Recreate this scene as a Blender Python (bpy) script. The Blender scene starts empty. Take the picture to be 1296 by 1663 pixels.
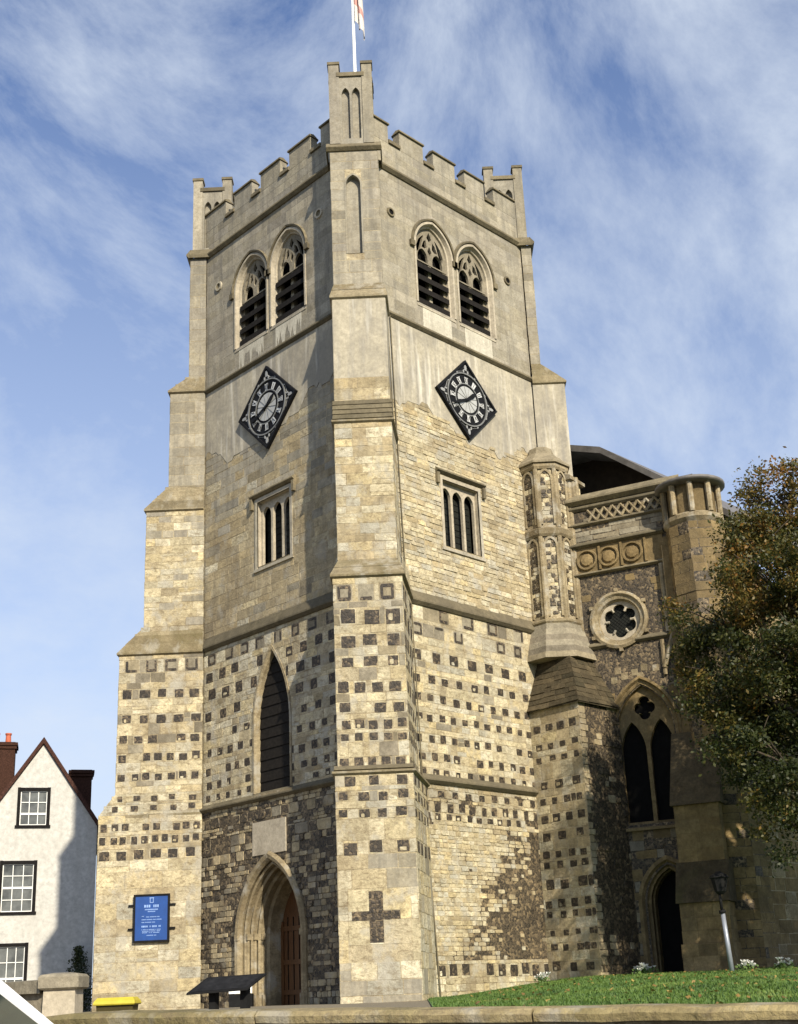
import bpy, bmesh, math, random
from math import sin, cos, pi, sqrt, radians, tan, atan2
from mathutils import Vector, Matrix, noise
from mathutils.geometry import tessellate_polygon

# ------------------------------------------------------------------ camera, sky, sun, exposure
sc = bpy.context.scene
Q = sqrt(.5)
def M(a, b, z=0.0):
    """frame turned 45 deg: a to the right of the tower's near corner, b beyond it, z up"""
    return Vector(((a + b) * Q, (-a + b) * Q, z))

cam_d = bpy.data.cameras.new('camera')
cam = bpy.data.objects.new('camera', cam_d)
sc.collection.objects.link(cam)
sc.camera = cam
cam_d.sensor_fit = 'VERTICAL'
cam_d.sensor_height = 36.0
cam_d.lens = 2005.06 / 1663 * 36
cam_d.shift_y = 127.7 / 1663
cam_d.clip_end = 5000
cam_d.clip_start = .05
R_ = Vector((0.71859761, -0.69423972, -0.04060403))
U_ = Vector((-0.18874987, -0.25090178, 0.94943235))
F_ = Vector((0.66932127, 0.67459581, 0.31133507))
mw = Matrix((R_, U_, -F_)).transposed().to_4x4()
mw.translation = Vector((-20.2602, -21.488, 0.12))
cam.matrix_world = mw

SUN_EL = radians(32)
SUN_AZ = (M(sin(radians(24)), -cos(radians(24)))).normalized()          # horizontal direction to the sun
w = bpy.data.worlds.new("World")
sc.world = w
w.use_nodes = True
nt = w.node_tree
nt.nodes.clear()
def wn(t, **k):
    n = nt.nodes.new(t)
    for a, b in k.items(): setattr(n, a, b)
    return n
out = wn('ShaderNodeOutputWorld')
bg = wn('ShaderNodeBackground'); bg.inputs['Strength'].default_value = .085
sky = wn('ShaderNodeTexSky', sky_type='NISHITA', sun_disc=False)
sky.sun_elevation = SUN_EL
sky.sun_rotation = atan2(SUN_AZ.x, SUN_AZ.y)
sky.air_density = 1.0; sky.dust_density = 1.6; sky.ozone_density = 1.6
tc = wn('ShaderNodeTexCoord')
mp = wn('ShaderNodeMapping'); mp.inputs['Rotation'].default_value = (.5, .3, 1.1); mp.inputs['Location'].default_value = (3.1, 1.7, .4); mp.inputs['Scale'].default_value = (1.5, 2.3, 2.0)
n1 = wn('ShaderNodeTexNoise'); n1.inputs['Scale'].default_value = 1.7; n1.inputs['Detail'].default_value = 9; n1.inputs['Roughness'].default_value = .66; n1.inputs['Distortion'].default_value = .35
n2 = wn('ShaderNodeTexNoise'); n2.inputs['Scale'].default_value = 1.1; n2.inputs['Detail'].default_value = 3
r1 = wn('ShaderNodeValToRGB'); r1.color_ramp.elements[0].position = .43; r1.color_ramp.elements[1].position = .72
r2 = wn('ShaderNodeValToRGB'); r2.color_ramp.elements[0].position = .12; r2.color_ramp.elements[1].position = .46
mul = wn('ShaderNodeMath', operation='MULTIPLY')
sep = wn('ShaderNodeSeparateXYZ')
mr = wn('ShaderNodeMapRange'); mr.inputs['From Min'].default_value = .02; mr.inputs['From Max'].default_value = .72; mr.inputs['To Min'].default_value = .90; mr.inputs['To Max'].default_value = .0
inv1 = wn('ShaderNodeMath', operation='SUBTRACT'); inv1.inputs[0].default_value = 1
inv2 = wn('ShaderNodeMath', operation='SUBTRACT'); inv2.inputs[0].default_value = 1
add = wn('ShaderNodeMath', operation='MULTIPLY'); fin = wn('ShaderNodeMath', operation='SUBTRACT'); fin.inputs[0].default_value = 1
mixc = wn('ShaderNodeMix', data_type='RGBA')
CLOUD = mixc.inputs[7]
CLOUD.default_value = (6.3, 7.0, 8.0, 1)
gain = wn('ShaderNodeMix', data_type='RGBA', blend_type='MULTIPLY'); gain.inputs[0].default_value = 1
gain.inputs[7].default_value = (.88, 1.12, 1.52, 1)
L = nt.links.new
L(tc.outputs['Generated'], mp.inputs['Vector']); L(mp.outputs[0], n1.inputs['Vector']); L(tc.outputs['Generated'], n2.inputs['Vector'])
L(n1.outputs[0], r1.inputs[0]); L(n2.outputs[0], r2.inputs[0])
L(r1.outputs[0], mul.inputs[0]); L(r2.outputs[0], mul.inputs[1])
L(tc.outputs['Generated'], sep.inputs[0]); L(sep.outputs[2], mr.inputs['Value'])
L(mul.outputs[0], inv1.inputs[1]); L(mr.outputs[0], inv2.inputs[1]); L(inv1.outputs[0], add.inputs[0]); L(inv2.outputs[0], add.inputs[1]); L(add.outputs[0], fin.inputs[1])
L(sky.outputs[0], gain.inputs[6]); L(gain.outputs[2], mixc.inputs[6]); L(fin.outputs[0], mixc.inputs[0])
L(mixc.outputs[2], bg.inputs['Color']); L(bg.outputs[0], out.inputs['Surface'])

sd = bpy.data.lights.new('sun', 'SUN')
sd.energy = 5.0; sd.angle = radians(.7); sd.color = (1, .905, .735)
sun = bpy.data.objects.new('sun', sd)
sc.collection.objects.link(sun)
sdir = Vector((SUN_AZ.x * cos(SUN_EL), SUN_AZ.y * cos(SUN_EL), sin(SUN_EL)))
sun.rotation_euler = sdir.to_track_quat('Z', 'Y').to_euler()
sun.location = sdir * 60
sc.view_settings.view_transform = 'Standard'
sc.view_settings.look = 'None'
sc.view_settings.exposure = 0.48
sc.view_settings.gamma = 1
sc.cycles.use_denoising = True
sc.cycles.max_bounces = 6

# ------------------------------------------------------------------ helpers
rnd = random.Random(7)
def tag(o, label=None, cat=None, group=None, kind=None):
    for k, v in (('label', label), ('category', cat), ('group', group), ('kind', kind)):
        if v: o[k] = v
    return o
def thing(name, loc, label, cat, group=None):
    o = bpy.data.objects.new(name, None)
    o.empty_display_size = .3
    sc.collection.objects.link(o)
    o.location = loc
    return tag(o, label, cat, group)

class MB:
    """collects faces; build() links them as ONE mesh object"""
    def __init__(s): s.v = []; s.f = []; s.m = []; s.t = []
    def face(s, pts, m=0, t=(.5, .5, 0)):
        i = len(s.v); s.v.extend(Vector(p) for p in pts)
        s.f.append(tuple(range(i, i + len(pts)))); s.m.append(m); s.t.append(t)
    def tris(s, pts, fs, m=0, t=(.5, .5, 0)):
        i = len(s.v); s.v.extend(Vector(p) for p in pts)
        for f in fs: s.f.append(tuple(i + k for k in f)); s.m.append(m); s.t.append(t)
    def hexa(s, p, m=0, t=(.5, .5, 0)):
        s.tris(p, [(3, 2, 1, 0), (4, 5, 6, 7), (0, 1, 5, 4), (1, 2, 6, 5), (2, 3, 7, 6), (3, 0, 4, 7)], m, t)
    def box(s, a, b, m=0, t=(.5, .5, 0), f=lambda p: p):
        x0, y0, z0 = a; x1, y1, z1 = b
        s.hexa([f(Vector(p)) for p in ((x0, y0, z0), (x1, y0, z0), (x1, y1, z0), (x0, y1, z0), (x0, y0, z1), (x1, y0, z1), (x1, y1, z1), (x0, y1, z1))], m, t)
    def loft(s, rings, m=0, t=(.5, .5, 0), cap0=True, cap1=True, closed=True):
        i = len(s.v); n = len(rings[0])
        for r in rings: s.v.extend(Vector(p) for p in r)
        for k in range(len(rings) - 1):
            for j in range(n if closed else n - 1):
                a = i + k * n + j; b = i + k * n + (j + 1) % n
                s.f.append((a, b, b + n, a + n)); s.m.append(m); s.t.append(t)
        if cap0: s.f.append(tuple(i + j for j in reversed(range(n)))); s.m.append(m); s.t.append(t)
        if cap1: s.f.append(tuple(i + (len(rings) - 1) * n + j for j in range(n))); s.m.append(m); s.t.append(t)
    def tube(s, path, r, n=8, m=0, t=(.5, .5, 0)):
        path = [Vector(p) for p in path]; rings = []
        rr = r if isinstance(r, (list, tuple)) else [r] * len(path)
        for k, p in enumerate(path):
            d = (path[min(k + 1, len(path) - 1)] - path[max(k - 1, 0)]).normalized()
            a = d.cross(Vector((0, 0, 1)))
            if a.length < .05: a = d.cross(Vector((1, 0, 0)))
            a.normalize(); b = a.cross(d)
            rings.append([p + (a * cos(2 * pi * j / n) + b * sin(2 * pi * j / n)) * rr[k] for j in range(n)])
        s.loft(rings, m, t)
    def build(s, name, mats, parent=None, smooth=False, label=None):
        me = bpy.data.meshes.new(name)
        me.from_pydata([tuple(p) for p in s.v], [], s.f)
        for m in (mats if isinstance(mats, (list, tuple)) else [mats]): me.materials.append(m)
        me.polygons.foreach_set('material_index', s.m)
        at = me.attributes.new('tint', 'FLOAT_COLOR', 'FACE')
        at.data.foreach_set('color', [c for t in s.t for c in (t[0], t[1], t[2], 1.0)])
        if smooth: me.polygons.foreach_set('use_smooth', [True] * len(s.f))
        me.update()
        o = bpy.data.objects.new(name, me)
        sc.collection.objects.link(o)
        if parent:
            o.parent = parent
            if parent.type == 'EMPTY': o.matrix_parent_inverse = Matrix.Translation(-parent.location)
        if label: o['label'] = label
        return o

class Fr:
    """a vertical plane: A is its left end and B its right end as seen from outside"""
    def __init__(s, A, B):
        s.A = Vector((A[0], A[1], 0)); d = Vector((B[0], B[1], 0)) - s.A
        s.w = d.length; s.u = d.normalized(); s.n = s.u.cross(Vector((0, 0, 1)))
    def p(s, u, z, d=0.0):
        return s.A + s.u * u + s.n * d + Vector((0, 0, z))

def rt(): return (rnd.random(), rnd.random(), 0)

# ------------------------------------------------------------------ materials
def mat(name):
    m = bpy.data.materials.new(name); m.use_nodes = True
    t = m.node_tree; b = t.nodes['Principled BSDF']
    return m, t, b
def N(t, ty, **k):
    n = t.nodes.new(ty)
    for a, b in k.items(): setattr(n, a, b)
    return n
def ramp(t, stops, interp='LINEAR'):
    r = N(t, 'ShaderNodeValToRGB'); cr = r.color_ramp; cr.interpolation = interp
    while len(cr.elements) < len(stops): cr.elements.new(.5)
    for e, (p, c) in zip(cr.elements, stops):
        e.position = p; e.color = (c[0], c[1], c[2], 1) if isinstance(c, (tuple, list)) else (c, c, c, 1)
    return r
def noise_n(t, scale, detail=6, rough=.6, vec=None, dist=0.0):
    n = N(t, 'ShaderNodeTexNoise'); n.inputs['Scale'].default_value = scale; n.inputs['Detail'].default_value = detail
    n.inputs['Roughness'].default_value = rough; n.inputs['Distortion'].default_value = dist
    if vec is not None: t.links.new(vec, n.inputs['Vector'])
    return n
def mixn(t, a, b, f, mode='MIX'):
    m = N(t, 'ShaderNodeMix', data_type='RGBA', blend_type=mode)
    for i, v in ((0, f), (6, a), (7, b)):
        if hasattr(v, 'is_linked') or hasattr(v, 'links'): t.links.new(v, m.inputs[i])
        elif i == 0: m.inputs[0].default_value = v
        else: m.inputs[i].default_value = (v[0], v[1], v[2], 1)
    return m.outputs[2]
def coords(t, scale=(1, 1, 1), which='Object'):
    c = N(t, 'ShaderNodeTexCoord'); mp = N(t, 'ShaderNodeMapping'); mp.inputs['Scale'].default_value = scale
    t.links.new(c.outputs[which], mp.inputs['Vector']); return mp.outputs[0]

def stone_mat(name, cols, stain=(.16, .13, .09), stain_lo=.52, stain_hi=.72, stain_amt=.7, streak=.0, streak_col=(.10, .09, .075), mottling=.55, bump=.5, fine=14, white=0.0, pits=.0):
    m, t, b = mat(name); Lk = t.links.new
    at = N(t, 'ShaderNodeAttribute', attribute_name='tint')
    sx = N(t, 'ShaderNodeSeparateColor'); Lk(at.outputs['Color'], sx.inputs[0])
    k = len(cols)
    r = ramp(t, [(i / (k - 1) if k > 1 else 0, c) for i, c in enumerate(cols)])
    Lk(sx.outputs[0], r.inputs[0])
    v = coords(t)
    mid = noise_n(t, 2.6, 8, .68, v, .4); mr = ramp(t, [(.25, 1 - mottling), (.75, 1 + mottling * .45)]); Lk(mid.outputs[0], mr.inputs[0])
    c = mixn(t, r.outputs[0], mr.outputs[0], 1.0, 'MULTIPLY')
    fn = noise_n(t, fine, 8, .75, v); fr_ = ramp(t, [(.3, .62), (.62, 1.12)]); Lk(fn.outputs[0], fr_.inputs[0])
    c = mixn(t, c, fr_.outputs[0], .8, 'MULTIPLY')
    br = N(t, 'ShaderNodeMapRange'); br.inputs['To Min'].default_value = .80; br.inputs['To Max'].default_value = 1.12; Lk(sx.outputs[1], br.inputs[0])
    c = mixn(t, c, br.outputs[0], 1.0, 'MULTIPLY')
    big = noise_n(t, .55, 7, .62, v, .6); bs = ramp(t, [(stain_lo, 0), (stain_hi, stain_amt)]); Lk(big.outputs[0], bs.inputs[0])
    c = mixn(t, c, stain, bs.outputs[0])
    if pits > 0:
        pn = noise_n(t, 5.5, 9, .72, coords(t, (1, 1, 1.7)), .3); pr = ramp(t, [(.50, 0), (.63, pits)]); Lk(pn.outputs[0], pr.inputs[0])
        c = mixn(t, c, (.17, .13, .075), pr.outputs[0])
        cn = noise_n(t, 2.1, 5, .6, coords(t, (1, 1, 3.2)), .5); cr = ramp(t, [(.478, 0), (.496, pits * .75), (.514, 0)]); Lk(cn.outputs[0], cr.inputs[0])
        c = mixn(t, c, (.15, .115, .07), cr.outputs[0])
        p2 = noise_n(t, 1.7, 6, .65, coords(t, (1.2, 1.2, 1))); pg = ramp(t, [(.52, 0), (.64, pits * .95)]); Lk(p2.outputs[0], pg.inputs[0])
        c = mixn(t, c, (.37, .345, .285), pg.outputs[0])
    if streak > 0:
        vs = coords(t, (2.6, 2.6, .22)); sn = noise_n(t, 1.5, 6, .6, vs); sr = ramp(t, [(.47, 0), (.68, streak)]); Lk(sn.outputs[0], sr.inputs[0])
        c = mixn(t, c, streak_col, sr.outputs[0])
    if white > 0:
        vs = coords(t, (3.4, 3.4, .3)); sn = noise_n(t, 1.1, 5, .6, vs); sr = ramp(t, [(.55, 0), (.72, white)]); Lk(sn.outputs[0], sr.inputs[0])
        c = mixn(t, c, (.72, .68, .58), sr.outputs[0])
    Lk(c, b.inputs['Base Color']); b.inputs['Roughness'].default_value = .92
    if 'Specular IOR Level' in b.inputs: b.inputs['Specular IOR Level'].default_value = .2
    bn = noise_n(t, fine * .8, 7, .7, v); bp = N(t, 'ShaderNodeBump'); bp.inputs['Strength'].default_value = bump; bp.inputs['Distance'].default_value = .03
    Lk(bn.outputs[0], bp.inputs['Height']); Lk(bp.outputs[0], b.inputs['Normal'])
    return m
def flint_mat(name, dark=(.035, .032, .028), light=(.30, .26, .19), scale=17, bias=.5):
    m, t, b = mat(name); Lk = t.links.new; v = coords(t)
    vo = N(t, 'ShaderNodeTexVoronoi', feature='DISTANCE_TO_EDGE'); vo.inputs['Scale'].default_value = scale; vo.inputs['Randomness'].default_value = 1
    nz = noise_n(t, 9, 4, .6, v); vv = mixn(t, v, nz.outputs['Color'], .12, 'ADD'); Lk(vv, vo.inputs['Vector'])
    vc = N(t, 'ShaderNodeTexVoronoi'); vc.inputs['Scale'].default_value = scale; Lk(vv, vc.inputs['Vector'])
    sx = N(t, 'ShaderNodeSeparateColor'); Lk(vc.outputs['Color'], sx.inputs[0])
    r = ramp(t, [(0, dark), (.5, tuple(x * 1.8 for x in dark)), (.72, tuple(x * 3.2 for x in dark)), (1, tuple(x * (1.2 - bias * .4) for x in light))]); Lk(sx.outputs[0], r.inputs[0])
    e = ramp(t, [(.02, bias), (.10, 0)]); Lk(vo.outputs['Distance'], e.inputs[0])
    c = mixn(t, r.outputs[0], light, e.outputs[0])
    big = noise_n(t, 1.2, 5, .6, v); bs = ramp(t, [(.35, .65), (.7, 1.35)]); Lk(big.outputs[0], bs.inputs[0])
    c = mixn(t, c, bs.outputs[0], 1, 'MULTIPLY')
    Lk(c, b.inputs['Base Color']); b.inputs['Roughness'].default_value = .7
    bp = N(t, 'ShaderNodeBump'); bp.inputs['Strength'].default_value = .6; bp.inputs['Distance'].default_value = .03
    Lk(vo.outputs['Distance'], bp.inputs['Height']); Lk(bp.outputs[0], b.inputs['Normal'])
    return m
def plain(name, col, rough=.6, metal=0.0, nscale=6, amt=.25, bump=0.0, vec_scale=(1, 1, 1)):
    m, t, b = mat(name); Lk = t.links.new; v = coords(t, vec_scale)
    n = noise_n(t, nscale, 6, .6, v); r = ramp(t, [(.3, tuple(c * (1 - amt) for c in col)), (.7, tuple(min(1, c * (1 + amt)) for c in col))]); Lk(n.outputs[0], r.inputs[0])
    Lk(r.outputs[0], b.inputs['Base Color']); b.inputs['Roughness'].default_value = rough; b.inputs['Metallic'].default_value = metal
    if max(col) < .06 and rough >= .55: b.inputs['Specular IOR Level'].default_value = .12
    if bump:
        bp = N(t, 'ShaderNodeBump'); bp.inputs['Strength'].default_value = bump; bp.inputs['Distance'].default_value = .02; Lk(n.outputs[0], bp.inputs['Height']); Lk(bp.outputs[0], b.inputs['Normal'])
    return m

ASHLAR = stone_mat('belfry_ashlar', [(.29, .255, .185), (.35, .31, .225), (.325, .295, .23), (.39, .345, .255), (.30, .27, .215)], stain=(.20, .18, .15), stain_lo=.5, stain_hi=.75, stain_amt=.55, streak=.6, streak_col=(.135, .125, .105), mottling=.34, bump=.3, pits=.25)
RENDER = stone_mat('old_render', [(.43, .385, .29), (.46, .41, .31)], stain=(.21, .19, .155), stain_lo=.44, stain_hi=.62, stain_amt=.7, streak=.55, streak_col=(.19, .18, .165), mottling=.25, bump=.18, fine=9, white=.55)
CREAM = stone_mat('cream_limestone', [(.48, .40, .25), (.62, .535, .345), (.57, .49, .32), (.66, .59, .42), (.46, .43, .34), (.63, .515, .29), (.43, .36, .235), (.60, .54, .38)], stain=(.19, .145, .085), stain_lo=.50, stain_hi=.70, stain_amt=.62, mottling=.40, bump=1.0, pits=.68)
TAN = stone_mat('tan_ashlar', [(.42, .34, .20), (.47, .38, .23), (.40, .33, .205), (.45, .355, .20), (.48, .405, .26)], stain=(.15, .12, .08), stain_lo=.5, stain_hi=.72, stain_amt=.65, streak=.35, mottling=.4, bump=.6, pits=.45)
GREYST = stone_mat('weathered_grey_stone', [(.26, .23, .17), (.33, .29, .21), (.22, .19, .14), (.30, .25, .16)], stain=(.12, .10, .07), stain_amt=.7, mottling=.5, bump=.6)
DRESSB = stone_mat('warm_dressed_stone', [(.32, .255, .155), (.38, .31, .19), (.28, .23, .14)], stain=(.12, .09, .05), stain_lo=.46, stain_hi=.68, stain_amt=.75, mottling=.5, bump=.8, pits=.75)
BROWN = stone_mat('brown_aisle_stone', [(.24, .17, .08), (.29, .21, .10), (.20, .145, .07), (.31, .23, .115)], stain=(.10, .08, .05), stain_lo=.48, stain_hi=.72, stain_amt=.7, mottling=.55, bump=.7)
MOSSY = stone_mat('mossy_slabs', [(.075, .06, .034), (.11, .085, .048), (.055, .046, .026)], stain=(.055, .055, .02), stain_amt=.7, mottling=.6, bump=.9)
TRIM = stone_mat('string_moulding', [(.16, .135, .085), (.21, .175, .11)], stain=(.10, .085, .06), stain_lo=.45, stain_hi=.7, stain_amt=.7, mottling=.5, bump=.5)
DRESS = stone_mat('dressed_stone', [(.40, .36, .27), (.46, .40, .30), (.38, .35, .28)], stain=(.2, .17, .12), stain_amt=.6, mottling=.35, bump=.3)
MORTAR = stone_mat('lime_mortar', [(.50, .42, .27), (.52, .44, .29)], stain=(.17, .13, .08), stain_lo=.45, stain_hi=.66, stain_amt=.75, mottling=.5, bump=.8, fine=20, pits=.7)
MORTARG = stone_mat('grey_joint', [(.36, .32, .25), (.38, .34, .27)], mottling=.4, bump=.4)
FLINT = flint_mat('knapped_flint', dark=(.015, .011, .007), light=(.13, .095, .055), bias=.16)
FLINTW = flint_mat('flint_rubble', dark=(.020, .015, .009), light=(.20, .15, .085), scale=14, bias=.35)
FLINTF = flint_mat('fine_flint', dark=(.022, .0165, .010), light=(.21, .155, .085), scale=15, bias=.42)
BLACK = plain('shadow_boards', (.006, .0055, .005), .9, amt=.3)
LOUVRE = plain('dark_louvre_boards', (.014, .012, .010), .8, amt=.4, nscale=12)
LEADGLASS = plain('dark_leaded_glass', (.016, .017, .014), .6, amt=.5, nscale=30)
WOOD = plain('oak_door', (.10, .042, .013), .5, amt=.45, nscale=8, vec_scale=(6, 6, .5), bump=.3)
IRON = plain('black_iron', (.010, .010, .010), .75, amt=.3)
CLOCKBLK = plain('clock_black_paint', (.008, .008, .009), .65, amt=.3)
CLOCKWHT = plain('clock_white_opal', (.50, .50, .48), .4, amt=.08)
CLOCKGREY = plain('clock_grey_moulding', (.16, .16, .15), .5, amt=.2)
BLUE = plain('blue_enamel', (.006, .05, .22), .5, amt=.12)
WHITE = plain('white_paint', (.78, .78, .74), .5, amt=.06)
SIGNTEXT = plain('pale_blue_lettering', (.24, .36, .62), .5, amt=.05)
YELLOW = plain('yellow_plastic', (.44, .37, .03), .55, amt=.12)
LEAD = plain('lead_roof', (.12, .11, .10), .6, amt=.35, nscale=3)
TIMBER = plain('dark_eaves_timber', (.035, .026, .018), .7, amt=.3)
BRICK = plain('chimney_brick', (.045, .021, .014), .85, amt=.5, nscale=22, bump=.5)
TERRA = plain('terracotta', (.42, .10, .045), .7, amt=.2)
TILE = plain('roof_tiles', (.055, .026, .019), .85, amt=.5, nscale=14, bump=.6)
LIMEWASH = stone_mat('white_limewash', [(.52, .51, .475), (.54, .53, .49)], stain=(.42, .40, .36), stain_lo=.45, stain_hi=.75, stain_amt=.45, streak=.35, streak_col=(.39, .37, .33), mottling=.10, bump=.15, fine=5)
BLACKTRIM = plain('black_window_trim', (.010, .009, .009), .8, amt=.3)
PANE = plain('window_pane', (.10, .105, .10), .12, amt=.6, nscale=1.4)
STREETM = plain('asphalt', (.05, .05, .05), .9, nscale=40, amt=.3, bump=.3)
EARTH = plain('earth_and_turf', (.06, .065, .03), .95, nscale=.2, amt=.4)
PATHM = plain('gravel_path', (.17, .14, .09), .95, nscale=30, amt=.4, bump=.5)
BARK = plain('bark', (.06, .045, .03), .95, nscale=10, amt=.5, bump=.8)
STEELPOLE = plain('pale_steel_post', (.26, .28, .32), .4, metal=.3, amt=.1)

# ------------------------------------------------------------------ masonry
def inside(poly, u, z):
    r = False; j = len(poly) - 1
    for i in range(len(poly)):
        (a, b), (c, d) = poly[i], poly[j]
        if (b > z) != (d > z) and u < (c - a) * (z - b) / (d - b) + a: r = not r
        j = i
    return r
def span(poly, z):
    xs = []
    for i in range(len(poly)):
        (a, b), (c, d) = poly[i - 1], poly[i]
        if (b > z) != (d > z): xs.append(a + (c - a) * (z - b) / (d - b))
    return (min(xs), max(xs)) if len(xs) > 1 else None

def stone(mb, fr, u0, u1, z0, z1, m, jit=.006, off=(.006, .016), joint=.008, bev=.008):
    joint *= .4; off = (off[0] * .6, off[1] * .45)
    if u1 - u0 < .03 or z1 - z0 < .03: return
    d = rnd.uniform(*off); t = rt(); j = lambda: rnd.uniform(-jit, jit)
    if off[0] >= 0: d = max(d, .0025)
    a, b, c, e = u0 + joint, u1 - joint, z0 + joint, z1 - joint
    o = [(a + j(), c + j()), (b + j(), c + j()), (b + j(), e + j()), (a + j(), e + j())]
    i_ = [(x + (bev if k in (0, 3) else -bev), z + (bev if k < 2 else -bev)) for k, (x, z) in enumerate(o)]
    pts = [fr.p(x, z, -.012) for x, z in o] + [fr.p(x, z, d + rnd.uniform(-.3, .3) * abs(d)) for x, z in i_]
    mb.tris(pts, [(4, 5, 6, 7), (0, 1, 5, 4), (1, 2, 6, 5), (2, 3, 7, 6), (3, 0, 4, 7)], m, t)

def nodule(mb, fr, u0, u1, z0, z1, m, d=.01, n=10, ex=.28, rough=.10):
    if u1 - u0 < .03 or z1 - z0 < .03: return
    c, e, a, b = (u0 + u1) / 2, (z0 + z1) / 2, (u1 - u0) / 2, (z1 - z0) / 2; t = rt(); f0 = []; f1 = []
    ks_ = 1 - ex * .55      # how far the corners are knocked off
    P_ = [(-1, -1), (-.33, -1), (.35, -1), (1, -1), (1, 0), (1, 1), (.3, 1), (-.35, 1), (-1, 1), (-1, .05)]
    for x, z in P_:
        cr_ = abs(x) == 1 and abs(z) == 1; kx = (rnd.uniform(ks_, 1) if cr_ else 1) + rnd.uniform(-rough, rough * .5)
        kz = (rnd.uniform(ks_, 1) if cr_ else 1) + rnd.uniform(-rough, rough * .5)
        x *= a * kx; z *= b * kz
        f0.append(fr.p(c + x, e + z, -.006)); f1.append(fr.p(c + x * .93, e + z * .93, d + rnd.uniform(-.15, .15) * abs(d)))
    mb.loft([f0, f1], m, t, False, True)
def coursed(mb, fr, z0, z1, hr, wr, u0=None, u1=None, holes=(), flints=(), m=1, mf=2, jit=.006, off=(.006, .016), joint=.008, prob=None, keep=None, over=None, alt=None, split=0.0):
    """courses of single stones; flints = rows (centre height, size, how many[, panel share])"""
    u0 = u0 or (lambda z: 0.0); u1 = u1 or (lambda z: fr.w)
    bands = []; z = z0
    fl = sorted(f for f in flints if z0 + .02 < f[0] - f[1] / 2 and f[0] + f[1] / 2 < z1 - .02)
    def fill(a, b):
        n = max(1, round((b - a) / rnd.uniform(*hr))); hs = [rnd.uniform(.75, 1.25) for _ in range(n)]; s = sum(hs); q = a
        for h in hs:
            bands.append((q, q + (b - a) * h / s, None)); q += (b - a) * h / s
    for f in fl:
        a, b = f[0] - f[1] / 2, f[0] + f[1] / 2
        if a - z > .05: fill(z, a); z = a
        bands.append((z, b, f)); z = b
    if z1 - z > .05: fill(z, z1)
    for a, b, f in bands:
        zm = (a + b) / 2; x0, x1 = u0(zm), u1(zm); cells = []
        if f is None:
            x = x0 - rnd.random() * wr[0] * .6
            while x < x1 - .02:
                ww = rnd.uniform(*wr)
                e = x + ww
                if x1 - e < wr[0] * .4: e = x1
                cells.append((max(x, x0), min(e, x1), m)); x = e
        else:
            n = f[2]; cw = (x1 - x0) / n; ph = rnd.uniform(-.10, .10)
            prev = x0
            for k in range(n):
                c = x0 + (k + .5 + ph + rnd.uniform(-.08, .08)) * cw; s = f[1] * rnd.uniform(.88, 1.18)
                s = min(s, cw * .70)
                if rnd.random() < .03: continue
                if c - s / 2 < prev or c + s / 2 > x1: continue
                if c - s / 2 - prev > .6:
                    q = prev + (c - s / 2 - prev) * rnd.uniform(.4, .6); cells.append((prev, q, m)); cells.append((q, c - s / 2, m))
                else: cells.append((prev, c - s / 2, m))
                cells.append((c - s / 2, c + s / 2, mf if len(f) < 4 else -1)); prev = c + s / 2
            cells.append((prev, x1, m))
        if cells: cells[0] = (cells[0][0] - rnd.uniform(0, .016),) + cells[0][1:]; cells[-1] = (cells[-1][0], cells[-1][1] + rnd.uniform(0, .016), cells[-1][2])
        for p, q, mm in cells:
            parts = [(p, q)]
            for h in holes:
                zs = [span(h, zz) for zz in (a + .01, zm, b - .01)]; zs = [s for s in zs if s]
                if not zs: continue
                lo, hi = min(s[0] for s in zs), max(s[1] for s in zs); np_ = []
                for (c, d) in parts:
                    if d <= lo or c >= hi: np_.append((c, d)); continue
                    if c < lo: np_.append((c, lo))
                    if d > hi: np_.append((hi, d))
                parts = np_
            for c, d in parts:
                if keep and not keep((c + d) / 2, zm): continue
                mx = mm
                if over and mm == m:
                    mx = over((c + d) / 2, zm) or mm
                if prob and mm == m and rnd.random() < prob((c + d) / 2, zm): mx = mf
                elif alt and mm == m and rnd.random() < alt[0]: mx = alt[1]
                if mm == mf or mm == -1:
                    stone(mb, fr, c, d, a, b, 8 if mm == -1 else m, .004, (.003, .006), .002)
                    if mm == -1:
                        wq, hq = (d - c) * .26, (b - a) * .26
                        for bx in ((c + .03, c + wq, a + .03, b - .03), (d - wq, d - .03, a + .03, b - .03), (c + .04, d - .04, b - hq, b - .02), (c + .04, d - .04, a + .02, a + hq)):
                            if rnd.random() < .72: nodule(mb, fr, bx[0], bx[1], bx[2], bx[3], mf, .010, 10, .2, .08)
                    else:
                        g_ = rnd.uniform(0, .012); sh_ = (b - a) * rnd.uniform(-.10, .10); nodule(mb, fr, c + g_, d - g_, a + sh_ + rnd.uniform(0, .03), b + sh_ - rnd.uniform(0, .03), mf, .009, 11, .11, .06)
                        if rnd.random() < .15: nodule(mb, fr, c + (d - c) * .2, c + (d - c) * rnd.uniform(.45, .8), a + (b - a) * .15, a + (b - a) * rnd.uniform(.35, .6), m, .0145, 8, .4)
                elif mx == mf: nodule(mb, fr, c + joint * .5, d - joint * .5, a + joint * .3, b - joint * .3, mx, rnd.uniform(.006, max(.012, off[1])), 9, .36, .13)
                elif jit >= .02: nodule(mb, fr, c + joint * .3, d - joint * .3, a + joint * .2, b - joint * .2, mx, rnd.uniform(max(.003, off[0]), off[1] * .7), 10, .24, .07)
                elif split and b - a > .22 and rnd.random() < split:
                    zz = a + (b - a) * rnd.uniform(.35, .65); stone(mb, fr, c, d, a, zz, mx, jit, off, joint); stone(mb, fr, c, d, zz, b, mx, jit, off, joint)
                else: stone(mb, fr, c, d, a, b, mx, jit, off, joint)

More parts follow.
